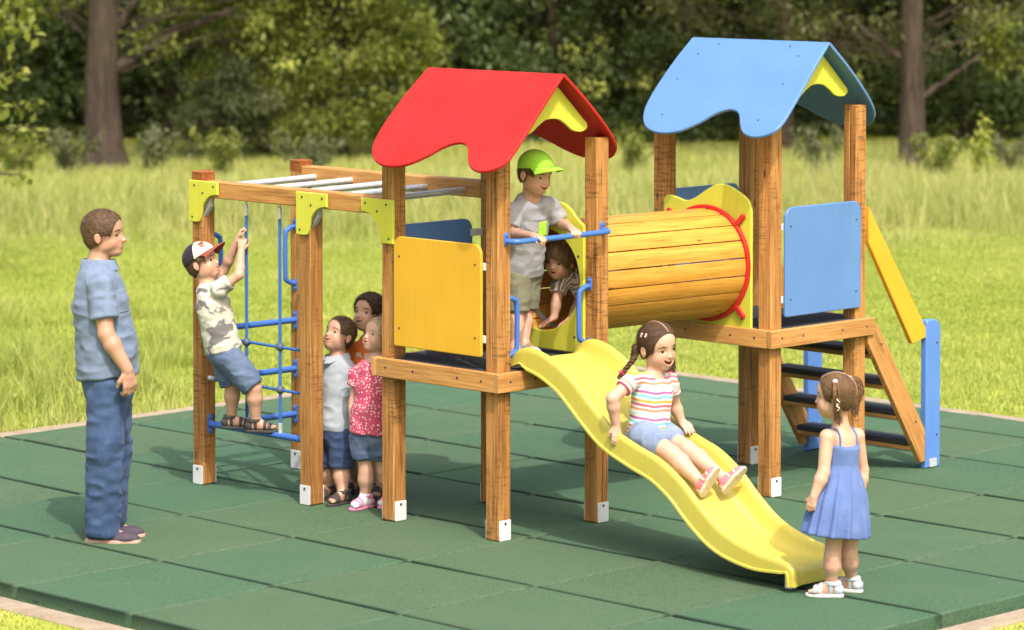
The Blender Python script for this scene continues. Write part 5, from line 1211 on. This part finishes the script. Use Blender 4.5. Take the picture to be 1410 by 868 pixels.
def cap(root, P, ax, H, mats, front=None, tilt=-.06, size=.055, patch=None):
    """baseball cap: a dome over the skull, panel seams and a curved peak"""
    f, s_, u = ax; G = Field(.003); R = np.array([.435, .365, .375])+size
    G.ell(P(-.045, 0, .135), ax, R*H, 0); up2 = nrm(u*.965+f*tilt); G.cut(P(-.04, 0, .115), -up2); G.ell(P(-.045, 0, .115), ax, (R-.028)*H, .004, 's'); G.evaluate(); V, F = G.mesh(); V = relax(V, F, 2)
    o = skin_obj('cap', V, F, mats[0], root); q = (V-P(-.045, 0, .135))@ax.T/H
    if front:
        o.data.materials.append(M[front]); cf = q[F].mean(1); mi = (cf[:, 0] > .03).astype(np.int32); o.data.polygons.foreach_set('material_index', mi)
    m = MB(); top = []; n = 15; e = f-up2*(f@up2); e = nrm(e); c0 = P(-.04, 0, .125)
    for a in np.linspace(-1, 1, n):
        th = a*RAD(66); rin = .405+size; x, y = math.cos(th)*(.435+size)*1.0, math.sin(th)*(.365+size); k = math.cos(th*1.15)**.7; out = .34*k
        base_ = c0+(e*x+s_*y)*H; tip = base_+(e*(out)+s_*y*.05-up2*(.035+.10*a*a+.08*out))*H; mid = (base_+tip)/2+up2*.018*H; top.append((base_-e*.03*H, mid, tip))
    V = []; F = []
    for z in (0, -.010):
        for (b_, md, tp) in top: V += [b_+up2*z*H, b_*.5+md*.5+up2*(z+.004)*H, md+up2*z*H, md*.5+tp*.5+up2*(z+.006)*H, tp+up2*z*H]
    w5 = 5; N = n*w5
    for i in range(n-1):
        for j in range(w5-1): a = i*w5+j; F.append((a, a+1, a+w5+1, a+w5)); F.append((N+a+w5, N+a+w5+1, N+a+1, N+a))
        a = i*w5+w5-1; F.append((a, N+a, N+a+w5, a+w5))
    m.add(V, F, None, True); m.build('cap_peak', mats[1], o, angle=80)
    m = MB(); m.ball(P(-.045, 0, .135)+up2*(.375+size)*H, .022*H, 8, (1, 1, .6)); m.build('cap_button', mats[0], o)
    return o
def patch_on_shirt(p, name, mat, c, ex, ez, nr, w_, h0, h1, off=.004):
    """a sewn-on pocket: a thin layer of the shirt's own surface between four cuts"""
    Q = Field(.0032)
    for (o, fn, l, h2, k) in p.shirt.ops: Q.ops.append((o, fn, l, h2, k) if o != 'u' else (o, (lambda q, fn=fn: fn(q)-off), l-off, h2+off, k))
    for v_, q in ((ex, c+ex*w_), (-ex, c-ex*w_), (ez, c+ez*h1), (-ez, c-ez*h0), (-nr, c-nr*.045)): Q.cut(q, v_)
    p.wear(name, Q, mat, p.fold)
def collar(p, d, mat, r, hgt=.03, up_=0.0):
    """turned-down shirt collar round the neck"""
    c = d['neck']+d['t']*(.012+up_); m = MB(); rings = []
    for i in range(25):
        a = (i/24*2-1)*RAD(168); dr = -d['fr']*math.cos(a)+d['side']*math.sin(a); drop = -d['t']*(.012*(1-math.cos(a))*.9)+0
        b = c+dr*r+drop+d['fr']*.010*(1-math.cos(a)); rings.append([b-dr*.004, b+d['t']*hgt*.55+dr*.001, b+d['t']*hgt*.5+dr*.006, b-d['t']*hgt*(.45+.25*(abs(a) > 2.2))+dr*(.020+.006*(abs(a) > 2.2)), b-d['t']*hgt*.5+dr*.015])
    m.loft(rings); m.build('collar', mat, p.root, weld=False, angle=60)
def tail(root, name, mat, pts, r0, r1, n=26, seed=1, fan=1.0):
    """bunch of hair along a path"""
    r = np.random.default_rng(seed); m = MB(); pts = smooth_loop(pts, 5, False)
    for i in range(n):
        o = r.normal(size=3); o /= np.linalg.norm(o); o *= r.random()**.5; q = []; e = r.normal(size=3)*.006*fan
        for j, c in enumerate(pts): f = j/(len(pts)-1); w_ = r0*math.sin(math.pi*min(1, .12+f*.75))*(1-f*.25)+r1*f; q.append(np.array(c)+o*w_+e*f*f)
        cutn = len(q)-int(r.integers(0, 4)); q = q[:cutn]; m.tube(q, list(np.linspace(.0026, .0010, len(q))), 4)
    o = m.build(name, mat, root, weld=False, angle=180); fa = o.data.attributes.new('strand', 'FLOAT', 'POINT'); nv = len(o.data.vertices); fa.data.foreach_set('value', np.repeat(r.random(nv//4+1), 4)[:nv].astype(np.float32)); return o

# ------------------------------------------------------------------ man at the left
def man():
    b = on_z(146, 746, 0); B_ = Rr
    sp = dict(kid=False, skin='skin_man', res=.0055, k=1.0, face=90, torso=(.178, .122), arm=.050, leg=.086, hand=.185, neckr=.055, seed=2, footlen=.285, foot=(84, 88), shoew=.05,
        head=dict(at=(144, 322, 0), H=.252, face=82, pitch=3, mouth=0, smile=1.1, iris='iris_brown', brow='hair_short', squint=.4, hair=('short', 'hair_short', .0026, .024)),
        neck=(134, 369, 0), pel=(149, 522, 0), lean=.0,
        armR=((139, 394, -.185), (146, 460, -.235), (175, 509, -.235), (182, 545, -.225), dict(curl=.75, n=Rr(-.5, .8, -.1), thumb=-1)), armL=((142, 393, .185), (150, 462, .225), (172, 508, .22), (178, 540, .2), {}),
        legR=((147, 535, -.085), (144, 630, -.09), (0, 141, 746)), legL=((153, 533, .085), (158, 624, .085), (0, 147, 738)),
        shirt=dict(name='short_sleeved_shirt', mat='chambray', sleeve=.68, cuff=.024, ease=.018, drop=-.015, flare=.014, fold=.010, neck=(.02, .088), belly=(.018, .010)), shorts=dict(name='trousers', mat='trouser_blue', len=2, ease=.008, top=.10, fold=.012, freq=(9, 9, 15)), wear=('shoe', ('shoe_navy', 'sole_tan')))
    p, r, P, ax, H, jt, d = figure('man in blue shirt and trousers standing at the left with arms hanging', b, sp)
    collar(p, d, 'chambray', .074, .046, .020)
    m = MB(); c = d['chest']+d['fr']*(d['td']+.012)+d['side']*-.09+d['t']*.02; patch_on_shirt(p, 'breast_pocket', 'chambray', c, nrm(d['side']*.9+d['fr']*.35), d['t'], d['fr'], .055, .06, .06, .006)
man()
# ------------------------------------------------------------------ girl in the blue dress
def girl_dress():
    b = on_z(1146, 822, 0)
    sp = dict(skin='skin_fair', face=-138, torso=(.088, .064), arm=.0335, leg=.050, hand=.108, seed=4, footlen=.155, foot=(-112, -98), neckr=.037,
        head=dict(at=(1149, 545, 0), H=.222, face=-104, pitch=0, mouth=0, smile=.3, iris='iris_brown', brow='hair_light_brown', hair=('pulled', 'hair_light_brown', .0026, .02)),
        neck=(1158, 591, .01), pel=(1160, 690, 0),
        armL=((1139, 602, -.07), (1134, 651, -.10), (1121, 683, -.115), (1114, 706, -.115), dict(curl=.7, n=Rr(.35, .8, 0), thumb=-1)), armR=((1180, 600, .075), (1188, 648, .115), (1184, 684, .10), (1178, 706, .07), dict(curl=.6)),
        legL=((1152, 702, -.035), (1146, 768, -.03), (0, 1145, 822)), legR=((1170, 702, .045), (1169, 764, .05), (0, 1172, 815)), wear=('sandal', ('sandal_silver', 'sole_white')))
    p, r, P, ax, H, jt, d = figure('little girl in a blue sundress watching from the foot of the slide', b, sp)
    t, side, fr, TA = d['t'], d['side'], d['fr'], d['TA']; J = p.J; B_ = p.B
    wst = J(1161, 643, 0); top = J(1160, 612, 0); hem = J(1150, 736, 0)
    G = Field(.0042); G.cone(wst-t*.01, top, side, (.086, .070), (.096, .074), .01, rnd=.006); G.cone(top-t*.02, top+t*.05+fr*.02, side, (.097, .076), (.080, .060), .01); G.cut(top+t*.012, t*.9-fr*.42)
    G.cone(wst+t*.006, hem, side, (.088, .072), (.178, .150), .008, pleat=(15, .055, .6), rnd=.006, bulge=.014)
    p.wear('sundress', G, 'dress_blue', (.005, (13, 13, 8), 6))
    for q in (-1, 1):
        c = d['neck']-t*.055+side*q*.060; pts = []
        for ph in np.linspace(-38, 205, 16):
            dv = -fr*math.cos(RAD(ph))+t*math.sin(RAD(ph)); rr_ = np.linspace(.17, .01, 160); pp_ = c+dv*rr_[:, None]; i = int(np.argmax((B_.sample(pp_) < .0035) & ((pp_-d['neck'])@t < .004))); pts.append(pp_[i])
        m = MB(); m.tube(smooth_loop(pts, 3, False), .0052, 6); m.build('strap', 'dress_blue', r)
    for (a, pts, sd) in (((-.20, .40, .30), [J(1150, 526, -.09), J(1151, 540, -.115), J(1152, 560, -.105), J(1155, 583, -.09)], 1), ((-.25, -.40, .30), [J(1170, 521, .08), J(1181, 524, .10), J(1184, 540, .10), J(1178, 556, .10), J(1177, 573, .09)], 2)):
        tail(r, 'ponytail', 'hair_light_brown', pts, .021, .008, 130, sd, 1.2); m = MB(); c = pts[0]; m.ball(c, .013, 8, (1, 1, 1)); m.build('hair_tie', 'clip_pink', r)
    m = MB(); c = J(1154, 552, -.125); m.tube([c+vw(.006*math.sin(i*.9), -.004*math.cos(i*.9), -.0045*i) for i in range(-2, 12)], .0028, 6); m.build('curl_ribbon', 'teeth', r)
girl_dress()
# ------------------------------------------------------------------ three children watching from beside the ladder
def boy_polo():
    b = on_z(466, 690, 0)
    sp = dict(skin='skin_light', face=-58, torso=(.096, .078), arm=.034, leg=.054, hand=.115, seed=7, footlen=.155, foot=(-30, -42),
        head=dict(at=(467, 461, 0), H=.212, face=-46, pitch=26, mouth=.30, smile=.7, iris='iris_brown', brow='hair_short', gaze=(.3, .4), squint=0, hair=('short', 'hair_short', .0028, .014)),
        neck=(465, 492, 0), pel=(463, 590, 0),
        armL=((477, 509, -.05), (466, 541, -.06), (430, 517, .03), (407, 498, .10), dict(curl=.9, n=Rr(0, .6, .5), thumb=-1)), armR=((449, 508, .07), (445, 545, .12), (438, 566, .06), (436, 585, .03), {}),
        legL=((472, 600, -.04), (470, 648, -.05), (0, 472, 694)), legR=((453, 600, .05), (451, 646, .06), (0, 452, 687)),
        shirt=dict(name='polo_shirt', mat='polo_grey', sleeve=.62, cuff=.018, ease=.012, drop=.012, flare=.012, neck=(.02, .056)), shorts=dict(name='denim_shorts', mat='denim_dark', len=.92, ease=.014, hem=1.02, top=.06), wear=('sandal', ('sandal_dark', 'sandal_dark')))
    p, r, P, ax, H, jt, d = figure('boy in a pale grey polo shirt peering up past the wooden post', b, sp); collar(p, d, 'polo_grey', .058, .032)
boy_polo()
def boy_orange():
    b = on_z(505, 684, 0)
    def patch(p, B, l): pass
    sp = dict(skin='skin_light', face=-30, torso=(.098, .076), arm=.034, leg=.052, hand=.115, seed=9, footlen=.16, foot=(-32, -14),
        head=dict(at=(508, 431, 0), H=.222, face=-36, pitch=14, mouth=.34, smile=1.0, iris='iris_brown', brow='hair_dark', gaze=(.3, .3), squint=.1, hair=('short', 'hair_dark', .0028, .045)),
        neck=(513, 465, 0), pel=(508, 578, 0), armR=((490, 482, .03), (484, 528, .06), (492, 565, .02), (494, 585, -.02), {}), armL=((535, 480, -.03), (541, 528, .0), (538, 565, -.03), (536, 585, -.05), {}),
        legR=((498, 590, .02), (490, 638, .02), (0, 490, 679)), legL=((519, 590, -.02), (521, 640, .0), (0, 523, 684)),
        shirt=dict(name='orange_tee', mat='orange_cloth', sleeve=.6, cuff=.018, ease=.012, drop=.02, neck=(.02, .058)), shorts=dict(name='grey_shorts', mat='grey_blue_cloth', len=.82, ease=.015, hem=1.05, top=.06), wear=('sandal', ('sandal_dark', 'sandal_dark')))
    p, r, P, ax, H, jt, d = figure('dark haired boy in an orange shirt standing behind the other two children', b, sp)
    G = Field(.0036); c = p.J(489, 488, -.05); G.ell(d['chest'], d['TA'], (d['tw']+.017, d['td']+.017, d['L']*.44+.004), .03); cc = p.J(490, 487, 0); G.cut(cc+UPZ*.014, UPZ); G.cut(cc-UPZ*.018, -UPZ); G.cut(d['chest']+d['fr']*.0, -d['fr']); p.wear('printed_band', G, 'cream_floral')
boy_orange()
def girl_pink():
    b = on_z(506, 702, 0)
    sp = dict(skin='skin_fair', face=-28, torso=(.092, .072), arm=.030, leg=.050, hand=.105, seed=11, footlen=.15, foot=(-42, -20), neckr=.038,
        head=dict(at=(520, 462, 0), H=.202, face=-50, pitch=18, mouth=.30, smile=.9, iris='iris_blue', brow='hair_blond', gaze=(.3, .4), squint=.1, hair=('pulled', 'hair_blond', .0028, .02)),
        neck=(517, 495, 0), pel=(511, 592, 0), armR=((493, 514, .04), (487, 553, .05), (486, 583, .02), (486, 604, .0), dict(curl=.6)), armL=((537, 514, -.03), (543, 555, -.02), (531, 580, -.085), (520, 594, -.10), dict(curl=.6, n=Rr(-.3, .8, -.2))),
        legR=((500, 604, .02), (504, 650, .02), (0, 503, 700)), legL=((524, 604, -.02), (529, 648, .02), (0, 535, 697)),
        shirt=dict(name='dotted_blouse', mat='dot_cloth', sleeve=.42, cuff=.020, ease=.013, drop=.02, flare=.022, neck=(.028, .064), fold=.008), shorts=dict(name='denim_shorts', mat='denim_mid', len=.58, ease=.016, hem=1.06, top=.06), wear=('sandal', ('sandal_pink', 'sandal_pink')))
    p, r, P, ax, H, jt, d = figure('blond girl in a pink dotted blouse half hidden by the tower post', b, sp)
    for s_ in 'RL':
        an, fd = jt[s_][5], jt[s_][6]; G = Field(.0036); foot(G, an, fd, .15, UPZ, .05); G2 = Field(.0036)
        for (o, fn, l, h2, k) in G.ops: G2.ops.append((o, (lambda q, fn=fn: fn(q)-.003), l-.003, h2+.003, k))
        G2.rc(an-UPZ*.02, an+UPZ*.038, .030, .031, .01); G2.cut(an+UPZ*.036, UPZ); p.wear('sock', G2, 'sock_white')
girl_pink()
# ------------------------------------------------------------------ boy on the net
def boy_net():
    b = np.array([-.02, 1.985, .380]); rope = np.array([0, 2.075, 0]); dr = float((np.array([0, 2.075, 1.4])-CAM)@FWD)-float((b-CAM)@FWD)
    def G_(px, py, w_): return ('J', (px, py, w_))
    fz = .380+.064
    sp = dict(skin='skin_light', face=72, torso=(.095, .074), arm=.031, leg=.052, hand=.112, seed=13, footlen=.165, foot=(82, 82),
        head=dict(at=(279, 361, -.06), H=.218, face=72, pitch=20, roll=0, mouth=.15, smile=.7, iris='iris_brown', brow='hair_short', hair=('short', 'hair_short', .0028, .010)),
        neck=(286, 391, -.06), pel=(308, 480, -.06),
        armR=((300, 400, -.15), (329, 379, -.16), (332, 346, dr-.045), (334, 328, dr-.04), dict(curl=1.5, n=Rr(.1, .95, 0), thumb=-1)), armL=((284, 396, .06), (309, 372, .10), (328, 330, dr-.012), (333, 312, dr-.012), dict(curl=1.45, n=Rr(.95, .1, .1), thumb=-1)),
        legR=((316, 493, -.10), (350, 535, -.11), G_(352, 580, -.075)), legL=((308, 491, .0), (320, 532, .0), G_(319, 575, .045)),
        shirt=dict(name='camouflage_tee', mat='camo_cloth', sleeve=.55, cuff=.018, ease=.012, drop=.015, flare=.012, neck=(.012, .056)), shorts=dict(name='denim_shorts', mat='denim_mid', len=.95, ease=.016, hem=1.04, top=.05, fold=.007), wear=('sandal', ('sandal_dark', 'sandal_dark')))
    p, r, P, ax, H, jt, d = figure('boy in a three coloured cap climbing the blue rope net', b, sp)
    o = cap(r, P, ax, H, ('cap_navy', 'cap_rust'), 'cap_cream', tilt=-.30, size=.05)
    # embroidered letters on the cap front, in two short lines
    f, s_, u = ax
    for row, (txt, z) in enumerate((('ABE', .345), ('MU', .285))):
        cu = bpy.data.curves.new('cap_lettering', 'FONT'); cu.body = txt; cu.size = .105*H; cu.extrude = .006*H; cu.bevel_depth = .003*H; cu.align_x = 'CENTER'
        tmp = bpy.data.objects.new('lettering_curve', cu); COL.objects.link(tmp); bpy.context.view_layer.update(); me = bpy.data.meshes.new_from_object(tmp); bpy.data.objects.remove(tmp); ob = bpy.data.objects.new('cap_lettering', me); COL.objects.link(ob); n_ = nrm(f*.62-s_*.50+u*.62); c = P(-.045, 0, .135)+ax.T@(np.array([.62, -.50, .62])/np.linalg.norm([.62/.495, .50/.425, .62/.435]))*H
        x = nrm(np.cross(u, n_)); y = np.cross(n_, x); c = c+y*(.045-.10*row)*H+n_*.004*H
        ob.matrix_world = Matrix((( x[0], y[0], n_[0], c[0]), (x[1], y[1], n_[1], c[1]), (x[2], y[2], n_[2], c[2]), (0, 0, 0, 1))); me.materials.clear(); me.materials.append(M['cap_rust']); mw = ob.matrix_world.copy(); ob.parent = o; ob.matrix_local = mw
boy_net()
# ------------------------------------------------------------------ boy at the rail of the red tower
def boy_rail():
    b = on_z(716, 490, .912)
    W = lambda q: ('W', *q)
    sp = dict(skin='skin_light', face=34, torso=(.102, .080), arm=.034, leg=.052, hand=.118, seed=15, footlen=.16, foot=(40, 52),
        head=dict(at=(738, 238, -.14), H=.232, face=46, pitch=-14, mouth=.34, smile=1.0, iris='iris_brown', brow='hair_short', gaze=(.1, -.6), squint=.45, hair=('short', 'hair_short', .0028, .010)),
        neck=(731, 272, -.08), pel=(717, 372, .05),
        armR=((708, 290, -.15), (702, 322, -.22), W(on_y(735, 326, -.085)), W(on_y(751, 329, -.165)), dict(curl=1.15, n=Rr(0, .1, -1), thumb=-1)), armL=((757, 284, -.02), (773, 308, .0), W(on_y(786, 315, -.085)), W(on_y(795, 321, -.165)), dict(curl=1.15, n=Rr(0, .1, -1), thumb=1)),
        legR=((711, 384, .0), (711, 434, -.03), (0, 709, 497, .912)), legL=((725, 383, .09), (723, 430, .07), (0, 722, 490, .912)),
        shirt=dict(name='grey_tee', mat='tee_grey', sleeve=.78, cuff=.020, ease=.014, drop=.01, flare=.014, neck=(.022, .058)), shorts=dict(name='olive_shorts', mat='olive_cloth', len=.92, ease=.016, hem=1.06, top=.05, fold=.008), wear=('shoe', ('shoe_grey', 'sole_white')))
    p, r, P, ax, H, jt, d = figure('boy in a lime green cap leaning over the blue rail of the red roofed tower', b, sp)
    cap(r, P, ax, H, ('lime_cloth', 'lime_cloth'), None, tilt=-.30, size=.035)
    fr2 = nrm(d['fr']*.95+d['side']*.25); c = d['chest']+d['fr']*(d['td']+.012)+d['side']*.040-d['t']*.005; s2 = d['side']; patch_on_shirt(p, 'breast_pocket', 'lime_pocket', c, s2, d['t'], fr2, .030, .042, .038)
boy_rail()
# ------------------------------------------------------------------ child crawling out of the barrel
def child_tunnel():
    b = on_x(775, 440, .86); W = lambda *q: ('W', *q); zf = TZ-TR+.028
    p = Person('fair haired child crawling out of the wooden barrel tunnel on hands and knees', b, skin='skin_light'); J = p.J; B = p.B
    f = fdir(-34, -6); u = upof(f, 4); H = .208; C = on_x(771, 358, .80)-b; P, ax = head_field(B, C, f, u, H, True, .42, .9)
    neck = on_x(781, 379, .88)-b; pel = np.array([1.30, .315, 1.245])-b; t = nrm(neck-pel); side = nrm(np.cross(UPZ, -t)); side = nrm(side-t*(side@t)); fr = np.cross(side, t); TA = np.array([side, fr, t]); L = np.linalg.norm(neck-pel)
    B.rc(P(-.10, 0, -.28), neck, .040, .044, .02); ch = neck*.72+pel*.28; B.ell(ch, TA, (.088, .070, L*.40), .03); B.ell(neck*.35+pel*.65, TA, (.084, .072, L*.40), .03); B.ell(pel, TA, (.09, .075, .09), .03)
    hR = on_x(763, 437, .775)-b; hL = on_x(786, 440, .80)-b
    shR, shL = on_x(771, 391, .84)-b, on_x(801, 388, .90)-b; elR = on_x(766, 415, .80)-b; elL = on_x(797, 420, .92)-b
    limb(B, shR, elR, hR, .034, .028, .022, .05); limb(B, shL, elL, hL, .034, .028, .022, .05); hand(B, hR, nrm(on_x(745, 448, .705)-b-hR), np.array([0, 0, -1.]), .108, .12, .2, 1, -1); hand(B, hL, nrm(on_x(770, 450, .71)-b-hL), np.array([0, 0, -1.]), .108, .15, .2, 1, 1)
    for q in (-1, 1): k_ = np.array([1.22, .318+q*.055, zf+.062])-b; a_ = np.array([1.47, .312+q*.055, zf+.055])-b; limb(B, pel+np.array([0, q*.06, -.01]), k_, a_, .055, .042, .028, .05); foot(B, a_, np.array([1, 0, -.1]), .13, np.array([-.1, 0, -1.]), .02)
    p.smile = .9; r = p.finish(P, ax, H, .42); face_parts(r, B, P, ax, H, 'iris_brown', 'hair_light_brown', (0, -.2), .42, .5, .9); hair(r, P, ax, H, 'fringe', 'hair_light_brown', .0028, .045)
    G = Field(.0042); G.ell(ch, TA, (.102, .084, L*.42), .03); G.cone(pel+t*.02, ch, side, (.104, .09), (.10, .082), .03); G.rc(shR, ch+t*.03, .044, .05, .03); G.rc(shL, ch+t*.03, .044, .05, .03)
    for s0, e0 in ((shR, elR), (shL, elL)): G.cone(s0-(e0-s0)*.1, s0+(e0-s0)*.55, t, (.042, .042), (.050, .048), .02)
    G.ell(neck+t*.016+fr*.02, TA, (.056, .054, .04), .012, 's'); p.wear('striped_tee', G, 'wave_cloth', (.006, (12, 12, 16), 8), lambda V: {'pat': (V-ch)@nrm(t+fr*.25)*1.0+0*V[:, 0]})
    G = Field(.0045); G.ell(pel, TA, (.104, .09, .10), .02)
    for q in (-1, 1): G.cone(pel+np.array([.01, q*.06, .01]), np.array([1.22, .318+q*.055, zf+.075])-b+np.array([.0, 0, .02]), side, (.066, .066), (.056, .056), .02)
    p.wear('dark_shorts', G, 'denim_dark', (.005, (14, 14, 18), 2))
child_tunnel()
